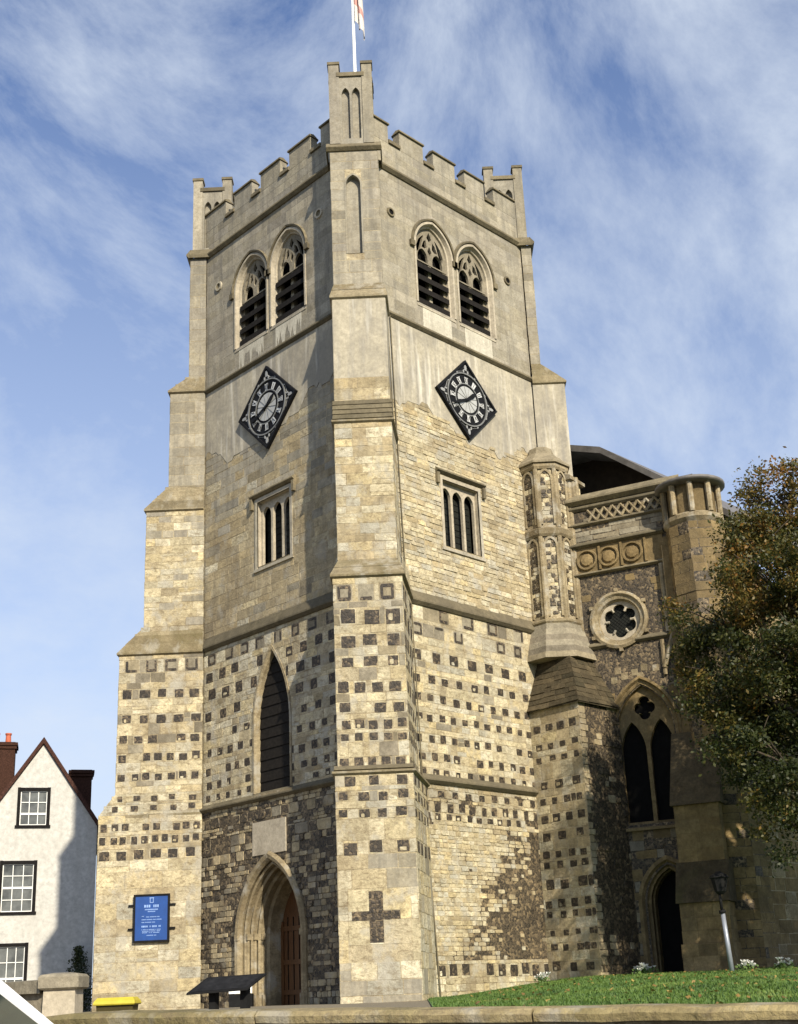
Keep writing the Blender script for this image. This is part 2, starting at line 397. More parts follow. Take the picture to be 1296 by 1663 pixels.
def sheet(mb, fr, outer, holes=(), m=0, d=0.0):
    loops = [[Vector((u, z, 0)) for u, z in outer]] + [[Vector((u, z, 0)) for u, z in h] for h in holes]
    flat = [p for l in loops for p in l]
    tr = tessellate_polygon(loops)
    pts = [fr.p(p.x, p.y, d) for p in flat]
    out_ = []
    for a, b, c in tr:
        n = (pts[b] - pts[a]).cross(pts[c] - pts[a])
        out_.append((a, b, c) if n.dot(fr.n) > 0 else (a, c, b))
    mb.tris(pts, out_, m, (.5, .5, 0))
def reveal(mb, fr, poly, d0, d1, m=0, t=(.5, .5, 0)):
    n = len(poly)
    for i in range(n):
        a, b = poly[i], poly[(i + 1) % n]
        mb.face([fr.p(a[0], a[1], d0), fr.p(b[0], b[1], d0), fr.p(b[0], b[1], d1), fr.p(a[0], a[1], d1)], m, t)
def slab(mb, fr, outer, holes, d0, d1, m=0):
    """plate with holes, d0 = front depth, d1 = back depth"""
    sheet(mb, fr, outer, holes, m, d0); sheet(mb, fr, outer, holes, m, d1)
    for l in [outer] + list(holes): reveal(mb, fr, l, d0, d1, m)

class Arch:
    def __init__(s, c, a, zb, zs, h): s.c, s.a, s.zb, s.zs, s.h = c, a, zb, zs, h; s.k = (h * h - a * a) / (2 * a); s.r = a + s.k
    def pts(s, e=0.0, n=12, zb=None):
        r = s.r + e; k = s.k; ap = math.acos(max(-1, min(1, k / r)))
        zb = s.zb if zb is None else zb
        L_ = [(s.c + k - r * cos(ap * i / n), s.zs + r * sin(ap * i / n)) for i in range(n + 1)]
        Rr = [(s.c - k + r * cos(ap * i / n), s.zs + r * sin(ap * i / n)) for i in range(n, -1, -1)]
        return [(s.c - s.a - e, zb)] + L_ + Rr[1:] + [(s.c + s.a + e, zb)]
def sweep(mb, fr, arch, prof, m=0, n=12, zb=None, t=(.5, .5, 0)):
    """moulding: prof = (offset from the opening, depth) swept along the arch"""
    rows = [[fr.p(u, z, d) for u, z in arch.pts(e, n, zb)] for e, d in prof]
    for a, b in zip(rows, rows[1:]):
        for i in range(len(a) - 1):
            mb.face([a[i], a[i + 1], b[i + 1], b[i]], m, (rnd.random() * .3 + .35, t[1], 0))
    for k in (0, -1):
        q = [r[k] for r in rows]
        if len(q) > 2: mb.face(q, m, t)
def band(mb, fr, z0, z1, d, u0=0.0, u1=None, m=0, back=.02, slope=.5):
    """string course: weathered top, undercut below"""
    u1 = fr.w if u1 is None else u1
    h = z1 - z0
    prof = [(-back, z0), (d * .35, z0), (d, z0 + h * .4), (d, z0 + h * .62), (-back, z1 + h * slope)]
    r0 = [fr.p(u0, z, q) for q, z in prof]; r1 = [fr.p(u1, z, q) for q, z in prof]
    mb.loft([r0, r1], m, rt())

def smooth(x): x = max(0, min(1, x)); return x * x * (3 - 2 * x)
# ------------------------------------------------------------------ THE TOWER
W = 8.0
ZA, ZB, ZC, ZD = 23.0, 18.17, 9.94, 5.2
tower = thing('church_tower', (4, 4, 0), 'tall square stone church tower with battlements, corner buttresses and flint chequer in its lower stages', 'church tower')
WF = Fr((0, 8), (0, 0))          # west: s = 8 - y
SF = Fr((0, 0), (8, 0))          # south: s = x
EF = Fr((8, 0), (8, 8)); NF = Fr((8, 8), (0, 8))

bel = {  # belfry openings (arch centre, measured along the face)
    'W': [Arch(8 - 4.78, .66, 19.05, 21.0, .86), Arch(8 - 3.02, .66, 19.05, 21.0, .86)],
    'S': [Arch(3.10, .66, 19.05, 21.0, .86), Arch(4.88, .66, 19.05, 21.0, .86)]}
slitW = [(8 - 4.46, 11.76), (8 - 3.12, 11.76), (8 - 3.12, 13.6), (8 - 4.46, 13.6)]
slitS = [(2.97, 11.76), (4.31, 11.76), (4.31, 13.6), (2.97, 13.6)]
lancet = Arch(8 - 3.95, .70, 5.36, 7.2, 1.95)
door = Arch(8 - 4.06, 1.2, 0.0, 1.7, 1.85)
SLOPE = stone_mat('weathered_slope', [(.27, .225, .14), (.33, .275, .175), (.24, .195, .115)], stain=(.11, .09, .04), stain_lo=.44, stain_hi=.66, stain_amt=.7, mottling=.5, bump=.8, pits=.5)
LIMED = stone_mat('lime_streaks', [(.52, .48, .38), (.56, .52, .42)], stain=(.30, .27, .2), stain_amt=.5, streak=.5, streak_col=(.26, .23, .18), mottling=.2, bump=.15)
MATS = [MORTARG, ASHLAR, FLINT, CREAM, TAN, FLINTW, RENDER, MORTAR, GREYST]
rect = lambda a, b, c, d: [(a, b), (c, b), (c, d), (a, d)]

# --- belfry stage walls
for fr, key in ((WF, 'W'), (SF, 'S')):
    mb = MB(); holes = [a.pts(.10) for a in bel[key]]
    sheet(mb, fr, rect(0.9, ZB, 7.25, ZA), holes, 0)
    lo = 1.0 if key == 'W' else .9; hi = 7.1 if key == 'W' else 7.22
    coursed(mb, fr, ZB, ZA, (.26, .36), (.45, 1.0), lambda z: lo, lambda z: hi, [a.pts(.16) for a in bel[key]], m=1, jit=.002, off=(.001, .003), joint=.0015)
    for a in bel[key]:
        top = []; bot = []; n_ = 26
        for i in range(n_ + 1):
            u = a.c - .6 + 1.2 * i / n_; top.append((u, 18.94)); bot.append((u, (ZB + .11) if key == 'S' or rnd.random() < .45 else rnd.uniform(ZB + .15, 18.8)))
        sheet(mb, fr, bot + list(reversed(top)), (), 9, .0075)
    mb.build('belfry_wall', MATS + [LIMED], tower)
mb = MB()
for fr in (EF, NF):
    sheet(mb, fr, rect(0.5, 9, 7.5, ZA + 1), (), 1)
sheet(mb, EF, rect(.5, 0, 7.5, 9), (), 1); sheet(mb, NF, rect(.5, 0, 7.5, 9), (), 1)
mb.build('rear_wall', MATS, tower)

# --- middle stage walls: old render above, coursed stone below an uneven edge
edgeS = [(.7, 15.45), (1.13, 15.49), (2.0, 15.62), (2.78, 15.72), (3.5, 15.35), (4.2, 15.03), (5.2, 15.1), (6.54, 15.51), (7.4, 15.4)]
edgeW = [(.9, 16.0), (1.12, 15.98), (2.2, 15.6), (2.96, 15.42), (4.11, 15.3), (4.96, 15.76), (5.78, 16.2), (6.84, 16.54), (7.3, 16.6)]
def lin(e, u):
    for (a, b), (c, d) in zip(e, e[1:]):
        if a <= u <= c: return b + (d - b) * (u - a) / (c - a)
    return e[0][1] if u < e[0][0] else e[-1][1]
for fr, key, e, sl in ((WF, 'W', edgeW, slitW), (SF, 'S', edgeS, slitS)):
    mb = MB(); hole = [(sl[0][0] - .06, sl[0][1] - .06), (sl[1][0] + .06, sl[1][1] - .06), (sl[2][0] + .06, sl[2][1] + .06), (sl[3][0] - .06, sl[3][1] + .06)]
    wob = []
    for i in range(61):
        u = .7 + (7.4 - .7) * i / 60
        z_ = lin(e, u) + .45 * noise.noise(Vector((u * 1.9, 3.1 if key == 'S' else 9.7, 0))) + .16 * noise.noise(Vector((u * 9.3, 5, 0)))
        wob.append((u, round(z_ / .14) * .14 + .03 * noise.noise(Vector((u * 21, 1, 0)))))
    sheet(mb, fr, [(.7, ZC), (7.4, ZC)] + list(reversed(wob)), [hole], 7)
    sheet(mb, fr, wob + [(7.4, ZB), (.7, ZB)], (), 6, .012)
    kp = lambda u, z: z < lin(wob, u) - .02
    big = rect(sl[0][0] - .12, sl[0][1] - .12, sl[1][0] + .12, sl[2][1] + .12)
    if key == 'S':
        coursed(mb, fr, ZC, 16.2, (.13, .24), (.22, .62), lambda z: .95 + max(0, (12 - z)) * .03, lambda z: 7.25, [big], m=3, jit=.02, off=(.0, .034), joint=.012, keep=kp, alt=(.10, 4), split=.25, over=lambda u, z: 4 if rnd.random() < .6 - .9 * (lin(wob, u) - z) else None)
    else:
        coursed(mb, fr, ZC, 16.9, (.22, .34), (.4, .95), lambda z: .95, lambda z: 7.05, [big], m=4, jit=.006, off=(.0, .016), joint=.006, keep=kp, alt=(.05, 8), over=lambda u, z: 1 if rnd.random() < .85 - .33 * (lin(wob, u) - z) else (3 if rnd.random() < .12 else None))
    mb.build('middle_wall', MATS, tower)

# --- lower walls
flS = [(9.62, .42, 5, 1), (9.13, .36, 6, 1), (8.44, .32, 7), (7.82, .25, 9), (7.32, .24, 10), (6.82, .23, 11), (6.28, .23, 11), (5.80, .23, 11), (5.42, .2, 11)]
mb = MB()
sheet(mb, SF, rect(.7, ZD, 7.3, ZC), (), 7)
coursed(mb, SF, ZD, ZC, (.16, .26), (.24, .6), lambda z: 1.2 + (9.9 - z) * .05, lambda z: 6.12, (), flS, m=3, jit=.012, off=(.0, .02), joint=.008, alt=(.06, 8), split=.2)
mb.build('chequered_wall', MATS, tower)
flS2 = [(4.88, .22, 9), (4.58, .22, 11), (4.32, .20, 12), (.62, .32, 10)]
mb = MB()
sheet(mb, SF, rect(.7, -.6, 7.3, ZD), (), 7, .0)
def pS(u, z):
    n_ = .55 * noise.noise(Vector((u * .9, z * .9, 4))) + .35 * noise.noise(Vector((u * 3.1, z * 3.1, 7)))
    v = (u - 3.1) * .30 + (2.5 - z) * .22 + n_
    if .85 < z < 4.1: v = max(v, .05 + (u - 2.8) * .15 + n_ * .7)
    if z > 4.1: v = .15 + n_ * .7
    return v if z > .85 else .1
ca = .055
for iu in range(int(5.4 / ca)):
    for iz in range(int(5.0 / ca)):
        u, z = 1.25 + iu * ca, .1 + iz * ca
        if pS(u, z) > .20: mb.face([SF.p(u, z, .004), SF.p(u + ca, z, .004), SF.p(u + ca, z + ca, .004), SF.p(u, z + ca, .004)], 9)
coursed(mb, SF, -.4, ZD, (.09, .17), (.11, .34), lambda z: 1.45 + (5 - z) * .06, lambda z: 6.1, (), flS2, m=3, mf=2, jit=.028, off=(.003, .03), joint=.011, alt=(.14, 4), split=.3,
        keep=lambda u, z: abs(z - .62) < .17 or rnd.random() > .93 * smooth((pS(u, z) - .10) / .55), over=lambda u, z: 4 if pS(u, z) > .3 and rnd.random() < .6 else None)
mb.build('rubble_wall', MATS + [FLINTF], tower)
flW = [(9.5, .36, 8, 1), (9.0, .32, 10), (8.45, .34, 9), (7.86, .30, 9), (7.28, .25, 10), (6.78, .24, 12), (6.28, .24, 13), (5.86, .23, 13), (5.52, .20, 13)]
mb = MB()
lh = [lancet.pts(.12)]
sheet(mb, WF, rect(.7, ZD, 7.3, ZC), [lancet.pts(.05)], 7)
coursed(mb, WF, ZD, ZC, (.17, .28), (.24, .6), lambda z: .95, lambda z: 6.9, lh, flW, m=3, jit=.010, off=(.0, .018), joint=.008, alt=(.12, 4), split=.2)
mb.build('chequered_wall', MATS, tower)
mb = MB()
sheet(mb, WF, rect(.7, -.4, 7.3, ZD), [door.pts(.08, zb=-.3)], 9)
tab = rect(3.2, 3.72, 4.62, 4.62)
flD = [(4.8, .28, 9), (4.25, .30, 7), (3.8, .26, 6)]
coursed(mb, WF, -.3, ZD, (.10, .20), (.12, .34), lambda z: .85, lambda z: 6.95, [door.pts(.16), tab], flD, m=4, mf=5, jit=.028, off=(.003, .035), joint=.012, prob=lambda u, z: .28, keep=lambda u, z: rnd.random() < .74 + .45 * noise.noise(Vector((u * 1.3, z * 1.3, 1))), split=.25, alt=(.3, 8))
mb.build('flint_wall', MATS + [FLINTF], tower)
mb = MB(); mb.box((3.22, 3.74, -.03), (4.60, 4.6, .03), 0, f=lambda p: WF.p(p.x, p.y, p.z)); mb.build('blank_tablet', [DRESS], tower, label='pale blank stone tablet above the door arch')

# --- buttresses
HOLE = {}
def buttress(C, o, stages, name='buttress', splay=None):
    """stages from the ground up: (z0, z1, projection, half width, z where the next stage starts, masonry function)"""
    C = Vector((C[0], C[1], 0)); o = Vector((o[0], o[1], 0)); u = Vector((0, 0, 1)).cross(o)
    mb = MB()
    for i, (z0, z1, p, hw, zn, fn) in enumerate(stages):
        sp = splay[i] if splay else 0.0
        a = C + o * p - u * hw; b = C + o * p + u * hw; back = hw - .1
        ra = C + o * -(back + sp) + u * (hw + sp); la = C + o * -back - u * hw
        faces = [(Fr(a, b), 'f'), (Fr(b, ra), 'r'), (Fr(la, a), 'l')]
        for fr, side in faces:
            if fr.w < .05: continue
            sheet(mb, fr, rect(0, z0, fr.w, z1), HOLE.get(fn, ()) if side == 'f' else (), 7)
            fn(mb, fr, z0, z1, side)
        if i + 1 < len(stages) and zn > z1:
            p2, hw2 = stages[i + 1][2], stages[i + 1][3]
            bot = [la, a, b, ra]
            ov = .07 if not .57 < zn - z1 < .59 else .004
            bot = [la - u * ov, a - u * ov + o * ov, b + u * ov + o * ov, ra + u * ov]
            sp2 = splay[i + 1] if splay else 0.0
            top = [C + o * -back - u * hw2, C + o * p2 - u * hw2, C + o * p2 + u * hw2, C + o * -(back + sp2) + u * (hw2 + sp2)]
            zl = Vector((0, 0, z1)); zh = Vector((0, 0, zn))
            fr_r, fr_l = Fr(b, ra), Fr(la, a); dp = p - p2; wl = fr_l.w
            mm = 3 if z1 < 12 else (8 if z1 < 17.9 and C.y > 4 else 1)
            fl_ = [(5.36, .20, 5), (5.63, .19, 5)] if .57 < zn - z1 < .59 else ()
            if C.length > .1 or z1 < 10:
                coursed(mb, fr_r, z1, zn, (.2, .3), (.3, .7), lambda z: dp * (z - z1) / (zn - z1) + .01, lambda z: fr_r.w, flints=fl_, m=mm, jit=.006, off=(.0, .012), joint=.006)
            # drip edge
            mb.loft([[q + zl - Vector((0, 0, .10)) for q in (la, a, b, ra)], [q + zl - Vector((0, 0, .05)) for q in bot], [q + zl for q in bot]], 9, rt(), closed=False, cap0=False, cap1=False)
            # weathered slope in courses of slabs
            k = max(2, int((zn - z1) / .2)); prev = [q + zl for q in bot]
            for s in range(1, k + 1):
                f = s / k; cur = [(bq.lerp(tq, f)) + zl.lerp(zh, f) for bq, tq in zip(bot, top)]
                mb.loft([prev, cur], 9 if zn - z1 < .57 or zn - z1 > .59 else 3, rt(), closed=False, cap0=False, cap1=False)
                lip = [c + (o * .012) for c in cur]; prev = lip if s < k else cur
    return mb.build(name, MATS + [SLOPE], tower)
def smooth_block(mb, fr, z0, z1, side): coursed(mb, fr, z0, z1, (.3, .42), (.5, 1.0), m=1, jit=.002, off=(.001, .003), joint=.0015)
niche_arch = Arch(.63, .20, 19.6, 21.86, .3)
def niche_block(mb, fr, z0, z1, side): coursed(mb, fr, z0, z1, (.3, .42), (.5, 1.0), holes=[niche_arch.pts(.04, 8)] if side == 'f' else (), m=1, jit=.002, off=(.001, .003), joint=.0015)
HOLE[niche_block] = [niche_arch.pts(0, 8)]
def render_block(mb, fr, z0, z1, side): sheet(mb, fr, rect(0, z0, fr.w, z1), (), 6, .012); reveal(mb, fr, rect(0, z0, fr.w, z1), .012, 0, 6)
def mixed_block(mb, fr, z0, z1, side): coursed(mb, fr, z0, z1, (.22, .36), (.3, .75), m=3, jit=.01, off=(.0, .018), joint=.007, alt=(.3, 4), split=.15)
def tan_block(mb, fr, z0, z1, side): coursed(mb, fr, z0, z1, (.26, .38), (.45, .95), m=4, jit=.006, off=(.0, .014), joint=.006, alt=(.2, 3))
def pale_block(mb, fr, z0, z1, side): coursed(mb, fr, z0, z1, (.2, .32), (.3, .7), m=3, jit=.012, off=(.0, .02), joint=.008, alt=(.22, 1), split=.2)
def chequer(rows, n, hole=(), alt=(.16, 8), hr=(.2, .32), wr=(.28, .6)):
    def f(mb, fr, z0, z1, side):
        k = n if side == 'f' else max(2, round(n * fr.w / 1.7))
        hl = hole if side == 'f' else ()
        coursed(mb, fr, z0, z1, hr, wr, holes=hl, flints=[(r[0], r[1], max(2, round(k * r[2]))) + tuple(r[3:]) for r in rows], m=3, jit=.012, off=(.0, .02), joint=.008, alt=alt, split=.2)
    return f
cross = rect(.22, 1.21, 1.62, 2.41) ; crossb = rect(.23, 1.22, 1.6, 2.40)
near_low = chequer([(4.86, .26, .8), (4.50, .24, 1), (4.1, .24, 1), (3.34, .32, .7)], 4, (cross, crossb), alt=(.22, 1), hr=(.24, .42), wr=(.35, .8))
near_chq = chequer([(9.45, .44, .6, 1), (8.85, .42, .55), (8.25, .34, .6), (7.72, .30, .6), (7.1, .30, .75), (6.6, .28, .75), (6.2, .25, 1), (5.88, .22, 1), (5.3, .24, 1)], 5, alt=(.2, 8), hr=(.22, .34), wr=(.3, .6))
q = Q
buttress((0, 0), (-q, -q), [
    (-.6, 5.08, 1.16, .90, 5.1, near_low),
    (5.1, 9.92, 1.03, .84, 10.48, near_chq),
    (10.48, 14.33, .50, .74, 14.35, mixed_block),
    (14.35, 15.6, .42, .72, 15.6, tan_block),
    (15.6, 18.08, .36, .71, 18.63, render_block),
    (18.63, 23.0, .08, .68, 23.0, niche_block)], splay=[.34, .2, .1, .06, .04, 0])
# the louvre-like band of moulded courses and the ledge on the near buttress
bl = chequer([(9.45, .40, .6, 1), (8.62, .30, .75), (7.9, .28, .75), (7.3, .26, .8), (6.78, .26, 1), (6.24, .24, 1), (5.82, .24, 1.2), (5.42, .22, 1.2)], 5, alt=(.2, 8))
bl2 = chequer([(4.84, .24, 1.2), (4.50, .24, 1.2), (4.1, .30, .8)], 5, alt=(.25, 4), hr=(.22, .42), wr=(.5, 1.2))
buttress((0, 8), (-q, q), [
    (-.6, 5.19, 2.22, .75, 5.77, bl2),
    (5.77, 9.85, 1.78, .74, 10.62, bl),
    (10.62, 14.31, 1.10, .73, 15.04, pale_block),
    (15.04, 18.24, .45, .73, 18.73, smooth_block),
    (18.73, 23.0, -.12, .73, 23.0, smooth_block)])
buttress((8, 0), (q, -q), [
    (12.0, 18.06, .48, .60, 18.7, render_block),
    (18.7, 23.0, -.2, .60, 23.0, smooth_block)])
buttress((8, 8), (q, q), [(9, 23.0, 0.0, .62, 23.0, smooth_block)])

# flint cross laid in the near buttress, in a smooth pale panel
nb = Fr(M(-.90, -1.16), M(.90, -1.16))
mb = MB()
for k in range(7):
    for q_ in (0, 1): nodule(mb, nb, .70 + .15 * q_ + rnd.uniform(-.02, .02), .85 + .15 * q_ + rnd.uniform(-.02, .02), 1.25 + .158 * k, 1.405 + .158 * k, 0, .012, 10, .4, .12)
for k in range(6):
    if k in (2, 3): continue
    for q_ in (0, 1): u_ = .3 + .18 * k; nodule(mb, nb, u_ + rnd.uniform(-.02, .02), u_ + .17, 1.735 + .1 * q_ + rnd.uniform(-.015, .015), 1.83 + .1 * q_, 0, .012, 10, .4, .15)
mb.box((.68, 1.24, -.02), (1.02, 2.36, .004), 2, f=lambda p: nb.p(p.x, p.y, p.z)); mb.box((.29, 1.73, -.02), (.68, 1.93, .004), 2, f=lambda p: nb.p(p.x, p.y, p.z)); mb.box((1.02, 1.73, -.02), (1.39, 1.93, .004), 2, f=lambda p: nb.p(p.x, p.y, p.z))
for a, b, c, d in ((.22, 1.1, .69, 1.62), (1.0, 1.1, 1.62, 1.63), (.22, 1.82, .69, 2.3), (1.0, 1.83, 1.62, 2.3), (.22, 1.62, .3, 1.82), (1.38, 1.63, 1.62, 1.83), (.69, 2.25, 1.0, 2.3), (.69, 1.1, 1.0, 1.14)):
    mb.box((a + .004, b + .114, -.02), (c - .004, d + .106, .007), 1, rt(), lambda p: nb.p(p.x, p.y, p.z))
mb.build('flint_cross', [FLINT, CREAM, FLINTF], tower, label='flint cross set in the pale stone of the near buttress')

# --- string courses
def course(*a, **k):
    mb = MB(); band(mb, *a, **k); mb.build('string_course', [TRIM], tower)
for fr, e0, e1 in ((WF, .98, 7.2), (SF, .86, 7.25)):
    course(fr, ZA - .04, ZA + .16, .12, e0, e1)
    course(fr, ZB - .07, ZB + .09, .11, e0, e1)
    course(fr, ZC - .16, ZC + .04, .12, e0, e1 - .1, slope=1.2)
course(SF, ZD - .08, ZD + .10, .13, 1.2, 6.05)
course(WF, ZD - .06, ZD + .10, .12, .9, 6.95)
for C, o, p, hw in (((0, 0), (-q, -q), .08, .68), ((0, 8), (-q, q), -.12, .73), ((8, 0), (q, -q), -.2, .6)):
    C = Vector((C[0], C[1], 0)); o = Vector((o[0], o[1], 0)); u = Vector((0, 0, 1)).cross(o)
    a = C + o * p - u * (hw + .1); b = C + o * p + u * (hw + .1)
    mb = MB(); band(mb, Fr(a, b), ZA - .042, ZA + .158, .12); band(mb, Fr(b, b - o * (hw + .3)), ZA - .044, ZA + .156, .02); band(mb, Fr(a - o * (hw + .3), a), ZA - .044, ZA + .156, .02)
    mb.build('string_course', [TRIM], tower)
mb = MB()
# moulded band (four thin courses) and low ledge of the near buttress
for k in range(4):
    p = .46 + .035 * (3 - k)
    z = 14.36 + .15 * k
    mb.hexa([M(-.78, .3, z), M(.78, .3, z), M(.78, -p, z), M(-.78, -p, z)] + [M(-.77, .3, z + .12), M(.77, .3, z + .12), M(.77, -p + .02, z + .12), M(-.77, -p + .02, z + .12)], 0, rt())
mb.build('moulded_band', [TRIM], tower)
f1 = Fr(M(-.92, -1.03), M(.92, -1.03)); course(f1, 5.06, 5.18, .2, slope=.5)

# --- parapet with merlons
for fr in (WF, SF, EF, NF):
    mb = MB()
    mer = [(.55, 1.40), (1.87, 2.87), (3.31, 4.27), (4.72, 5.62), (6.08, 7.3)]
    if fr is WF or fr is NF: mer = [(8 - b, 8 - a) for a, b in reversed(mer)]
    tp = lambda p: fr.p(p.x, p.z, p.y)
    mb.box((.8, -.27, ZA + .1), (7.2, 0, 24.0), 0, rt(), tp)
    coursed(mb, fr, ZA + .16, 24.0, (.28, .34), (.6, 1.1), lambda z: .85, lambda z: 7.2, m=0, jit=.002, off=(.002, .006), joint=.003)
    cuts = sorted(mer)
    for a, b in cuts:
        mb.box((a, -.26, 24.0), (b, .005, 24.64), 0, rt(), tp)
        mb.hexa([fr.p(a - .035, 24.64, .06), fr.p(b + .035, 24.64, .06), fr.p(b + .035, 24.64, -.30), fr.p(a - .035, 24.64, -.30), fr.p(a - .03, 24.70, .05), fr.p(b + .03, 24.70, .05), fr.p(b, 24.78, -.13), fr.p(a, 24.78, -.13)], 1, rt())
        mb.hexa([fr.p(a - .03, 24.642, -.29), fr.p(b + .03, 24.642, -.29), fr.p(b, 24.775, -.132), fr.p(a, 24.775, -.132), fr.p(a, 24.61, -.3), fr.p(b, 24.61, -.3), fr.p(b, 24.7, -.2), fr.p(a, 24.7, -.2)], 1, rt())
    for (a, b), (c, d) in zip(cuts, cuts[1:]):
        mb.hexa([fr.p(b, 24.01, .06), fr.p(c, 24.01, .06), fr.p(c, 24.01, -.29), fr.p(b, 24.01, -.29), fr.p(b, 24.13, .05), fr.p(c, 24.13, .05), fr.p(c, 24.2, -.2), fr.p(b, 24.2, -.2)], 1, rt())
    mb.build('parapet', [ASHLAR, TRIM], tower)
mb = MB(); mb.box((.3, .3, 23.3), (7.7, 7.7, 23.4)); mb.build('flat_roof', [LEAD], tower)

# --- corner turrets (pinnacles)
def pinnacle(ca, cb):
    mb = MB(); hw = .6
    cs = [M(ca - hw, cb - hw), M(ca + hw, cb - hw), M(ca + hw, cb + hw), M(ca - hw, cb + hw)]
    for k in range(4):
        fr = Fr(cs[k], cs[(k + 1) % 4])
        l1 = Arch(.45, .115, 23.38, 24.9, .24).pts(0, 6); l2 = Arch(.75, .115, 23.38, 24.9, .24).pts(0, 6)
        sheet(mb, fr, rect(0, ZA + .1, fr.w, 25.60), [l1, l2], 0)
        for l in (l1, l2): reveal(mb, fr, l, 0, -.13, 0); sheet(mb, fr, l, (), 0, -.13)
        # cornice between the posts
        mb.hexa([fr.p(.2, 25.52, .05), fr.p(1.0, 25.52, .05), fr.p(1.0, 25.52, -.2), fr.p(.2, 25.52, -.2), fr.p(.2, 25.66, .04), fr.p(1.0, 25.66, .04), fr.p(1.0, 25.70, -.2), fr.p(.2, 25.70, -.2)], 1, rt())
        fn = lambda p: fr.p(p.x, p.z, p.y)
        mb.box((-.03, -.27, ZA + .2), (.27, .028, 25.94), 0, rt(), fn)
        mb.box((-.06, -.30, 25.94), (.30, .055, 26.03), 1, rt(), fn)
        mb.hexa([fr.p(-.04, 26.03, .035), fr.p(.28, 26.03, .035), fr.p(.28, 26.03, -.28), fr.p(-.04, 26.03, -.28), fr.p(.06, 26.10, -.06), fr.p(.18, 26.10, -.06), fr.p(.18, 26.10, -.2), fr.p(.06, 26.10, -.2)], 1, rt())
    mb.face([c + Vector((0, 0, 25.55)) for c in cs], 1)
    return mb.build('corner_turret', [ASHLAR, TRIM], tower)
pinnacle(-.03, .50); pinnacle(-4.84, 5.55); pinnacle(4.74, 5.62); pinnacle(0, 10.7)
# blind niche on the near buttress: recessed panel frame
mb = MB(); fr = Fr(M(-.68, -.08), M(.68, -.08)); na = niche_arch
sweep(mb, fr, na, [(0, -.15), (0, .012), (.05, .012), (.05, -.01)], 0, 8)
mb.face([fr.p(.43, 19.6, .012), fr.p(.83, 19.6, .012), fr.p(.83, 19.66, -.15), fr.p(.43, 19.66, -.15)], 0)
sheet(mb, fr, na.pts(.005, 8), (), 0, -.15)
mb.build('blind_niche', [ASHLAR], tower)

# --- belfry windows
def circle(c, z, r, n=12, ry=None, rot=0):
    ry = ry or r
    return [(c + r * cos(2 * pi * i / n) * cos(rot) - ry * sin(2 * pi * i / n) * sin(rot), z + r * cos(2 * pi * i / n) * sin(rot) + ry * sin(2 * pi * i / n) * cos(rot)) for i in range(n)]
def belfry(fr, A):
    mb = MB()
    sweep(mb, fr, A, [(.17, -.01), (.17, .03), (.10, .03), (.06, -.08), (.02, -.10), (0, -.28)], 0, 12)
    mb.hexa([fr.p(A.c - .8, 18.93, .02), fr.p(A.c + .8, 18.93, .02), fr.p(A.c + .8, 18.93, -.4), fr.p(A.c - .8, 18.93, -.4), fr.p(A.c - .8, 18.98, .02), fr.p(A.c + .8, 18.98, .02), fr.p(A.c + .8, 19.12, -.4), fr.p(A.c - .8, 19.12, -.4)], 0, rt())
    wnd = mb.build('belfry_window', [DRESS], tower)
    mb = MB()      # hood mould
    pth = [(u, z) for u, z in A.pts(.2, 14) if z >= 20.95]
    pr = [(.2, .0), (.2, .06), (.25, .075), (.28, .0)]
    rows = [[fr.p(u, z, d) for u, z in A.pts(e, 14) if z >= 20.99] for e, d in pr]
    for a, b in zip(rows, rows[1:]):
        for i in range(len(a) - 1): mb.face([a[i], a[i + 1], b[i + 1], b[i]], 0, rt())
    for s in (-1, 1):
        c = A.c + s * (A.a + .26); mb.box((c - .09, 20.84, 0), (c + .08, 21.02, .085), 0, rt(), lambda p: fr.p(p.x, p.y, p.z))
    mb.build('hood_mould', [TRIM], wnd)
    mb = MB(); c = A.c
    outer = [(u, z) for u, z in A.pts(.01, 12) if z >= 20.7]
    outer = [(c - A.a - .01, 20.62)] + outer + [(c + A.a + .01, 20.62)]
    outer = [outer[0]] + [p for p in outer[1:-1] if p[1] > 20.63] + [outer[-1]]
    sy = lambda P: [[(c + x, z) for x, z in P], [(c - x, z) for x, z in reversed(P)]]
    hd = Arch(c - .31, .21, 20.66, 20.80, .30).pts(0, 5); h2 = Arch(c + .31, .21, 20.66, 20.80, .30).pts(0, 5)
    holes = [hd, h2, [(c, 20.94), (c + .085, 21.10), (c, 21.30), (c - .085, 21.10)], [(c, 21.42), (c + .10, 21.56), (c, 21.78), (c - .10, 21.56)]]
    holes += sy([(.11, 21.22), (.20, 21.14), (.33, 21.16), (.24, 21.38), (.14, 21.46)]) + sy([(.40, 21.06), (.53, 20.90), (.57, 21.10), (.46, 21.36), (.34, 21.50), (.22, 21.60), (.28, 21.44)])
    slab(mb, fr, outer, holes, -.16, -.24)
    for u in (c - .02, c - .60, c + .60):
        mb.box((u - .06, 19.0, -.34), (u + .06, 20.63, -.18), 0, rt(), lambda p: fr.p(p.x, p.y, p.z))
    mb.build('tracery', [GREYST], wnd)
    mb = MB()
    for k in range(4):
        z = 19.12 + k * .40
        mb.hexa([fr.p(c - .655, z, -.07), fr.p(c + .655, z, -.07), fr.p(c + .655, z + .30, -.5), fr.p(c - .655, z + .30, -.5), fr.p(c - .655, z + .17, -.07), fr.p(c + .655, z + .17, -.07), fr.p(c + .655, z + .40, -.5), fr.p(c - .655, z + .40, -.5)], 0, rt())
    mb.build('louvre', [LOUVRE], wnd)
    mb = MB(); sheet(mb, fr, A.pts(.05), (), 0, -.52); reveal(mb, fr, A.pts(.03), -.28, -.52, 0); mb.build('dark_backing', [BLACK], wnd)
for fr, k in ((WF, 'W'), (SF, 'S')):
    for A in bel[k]: belfry(fr, A)

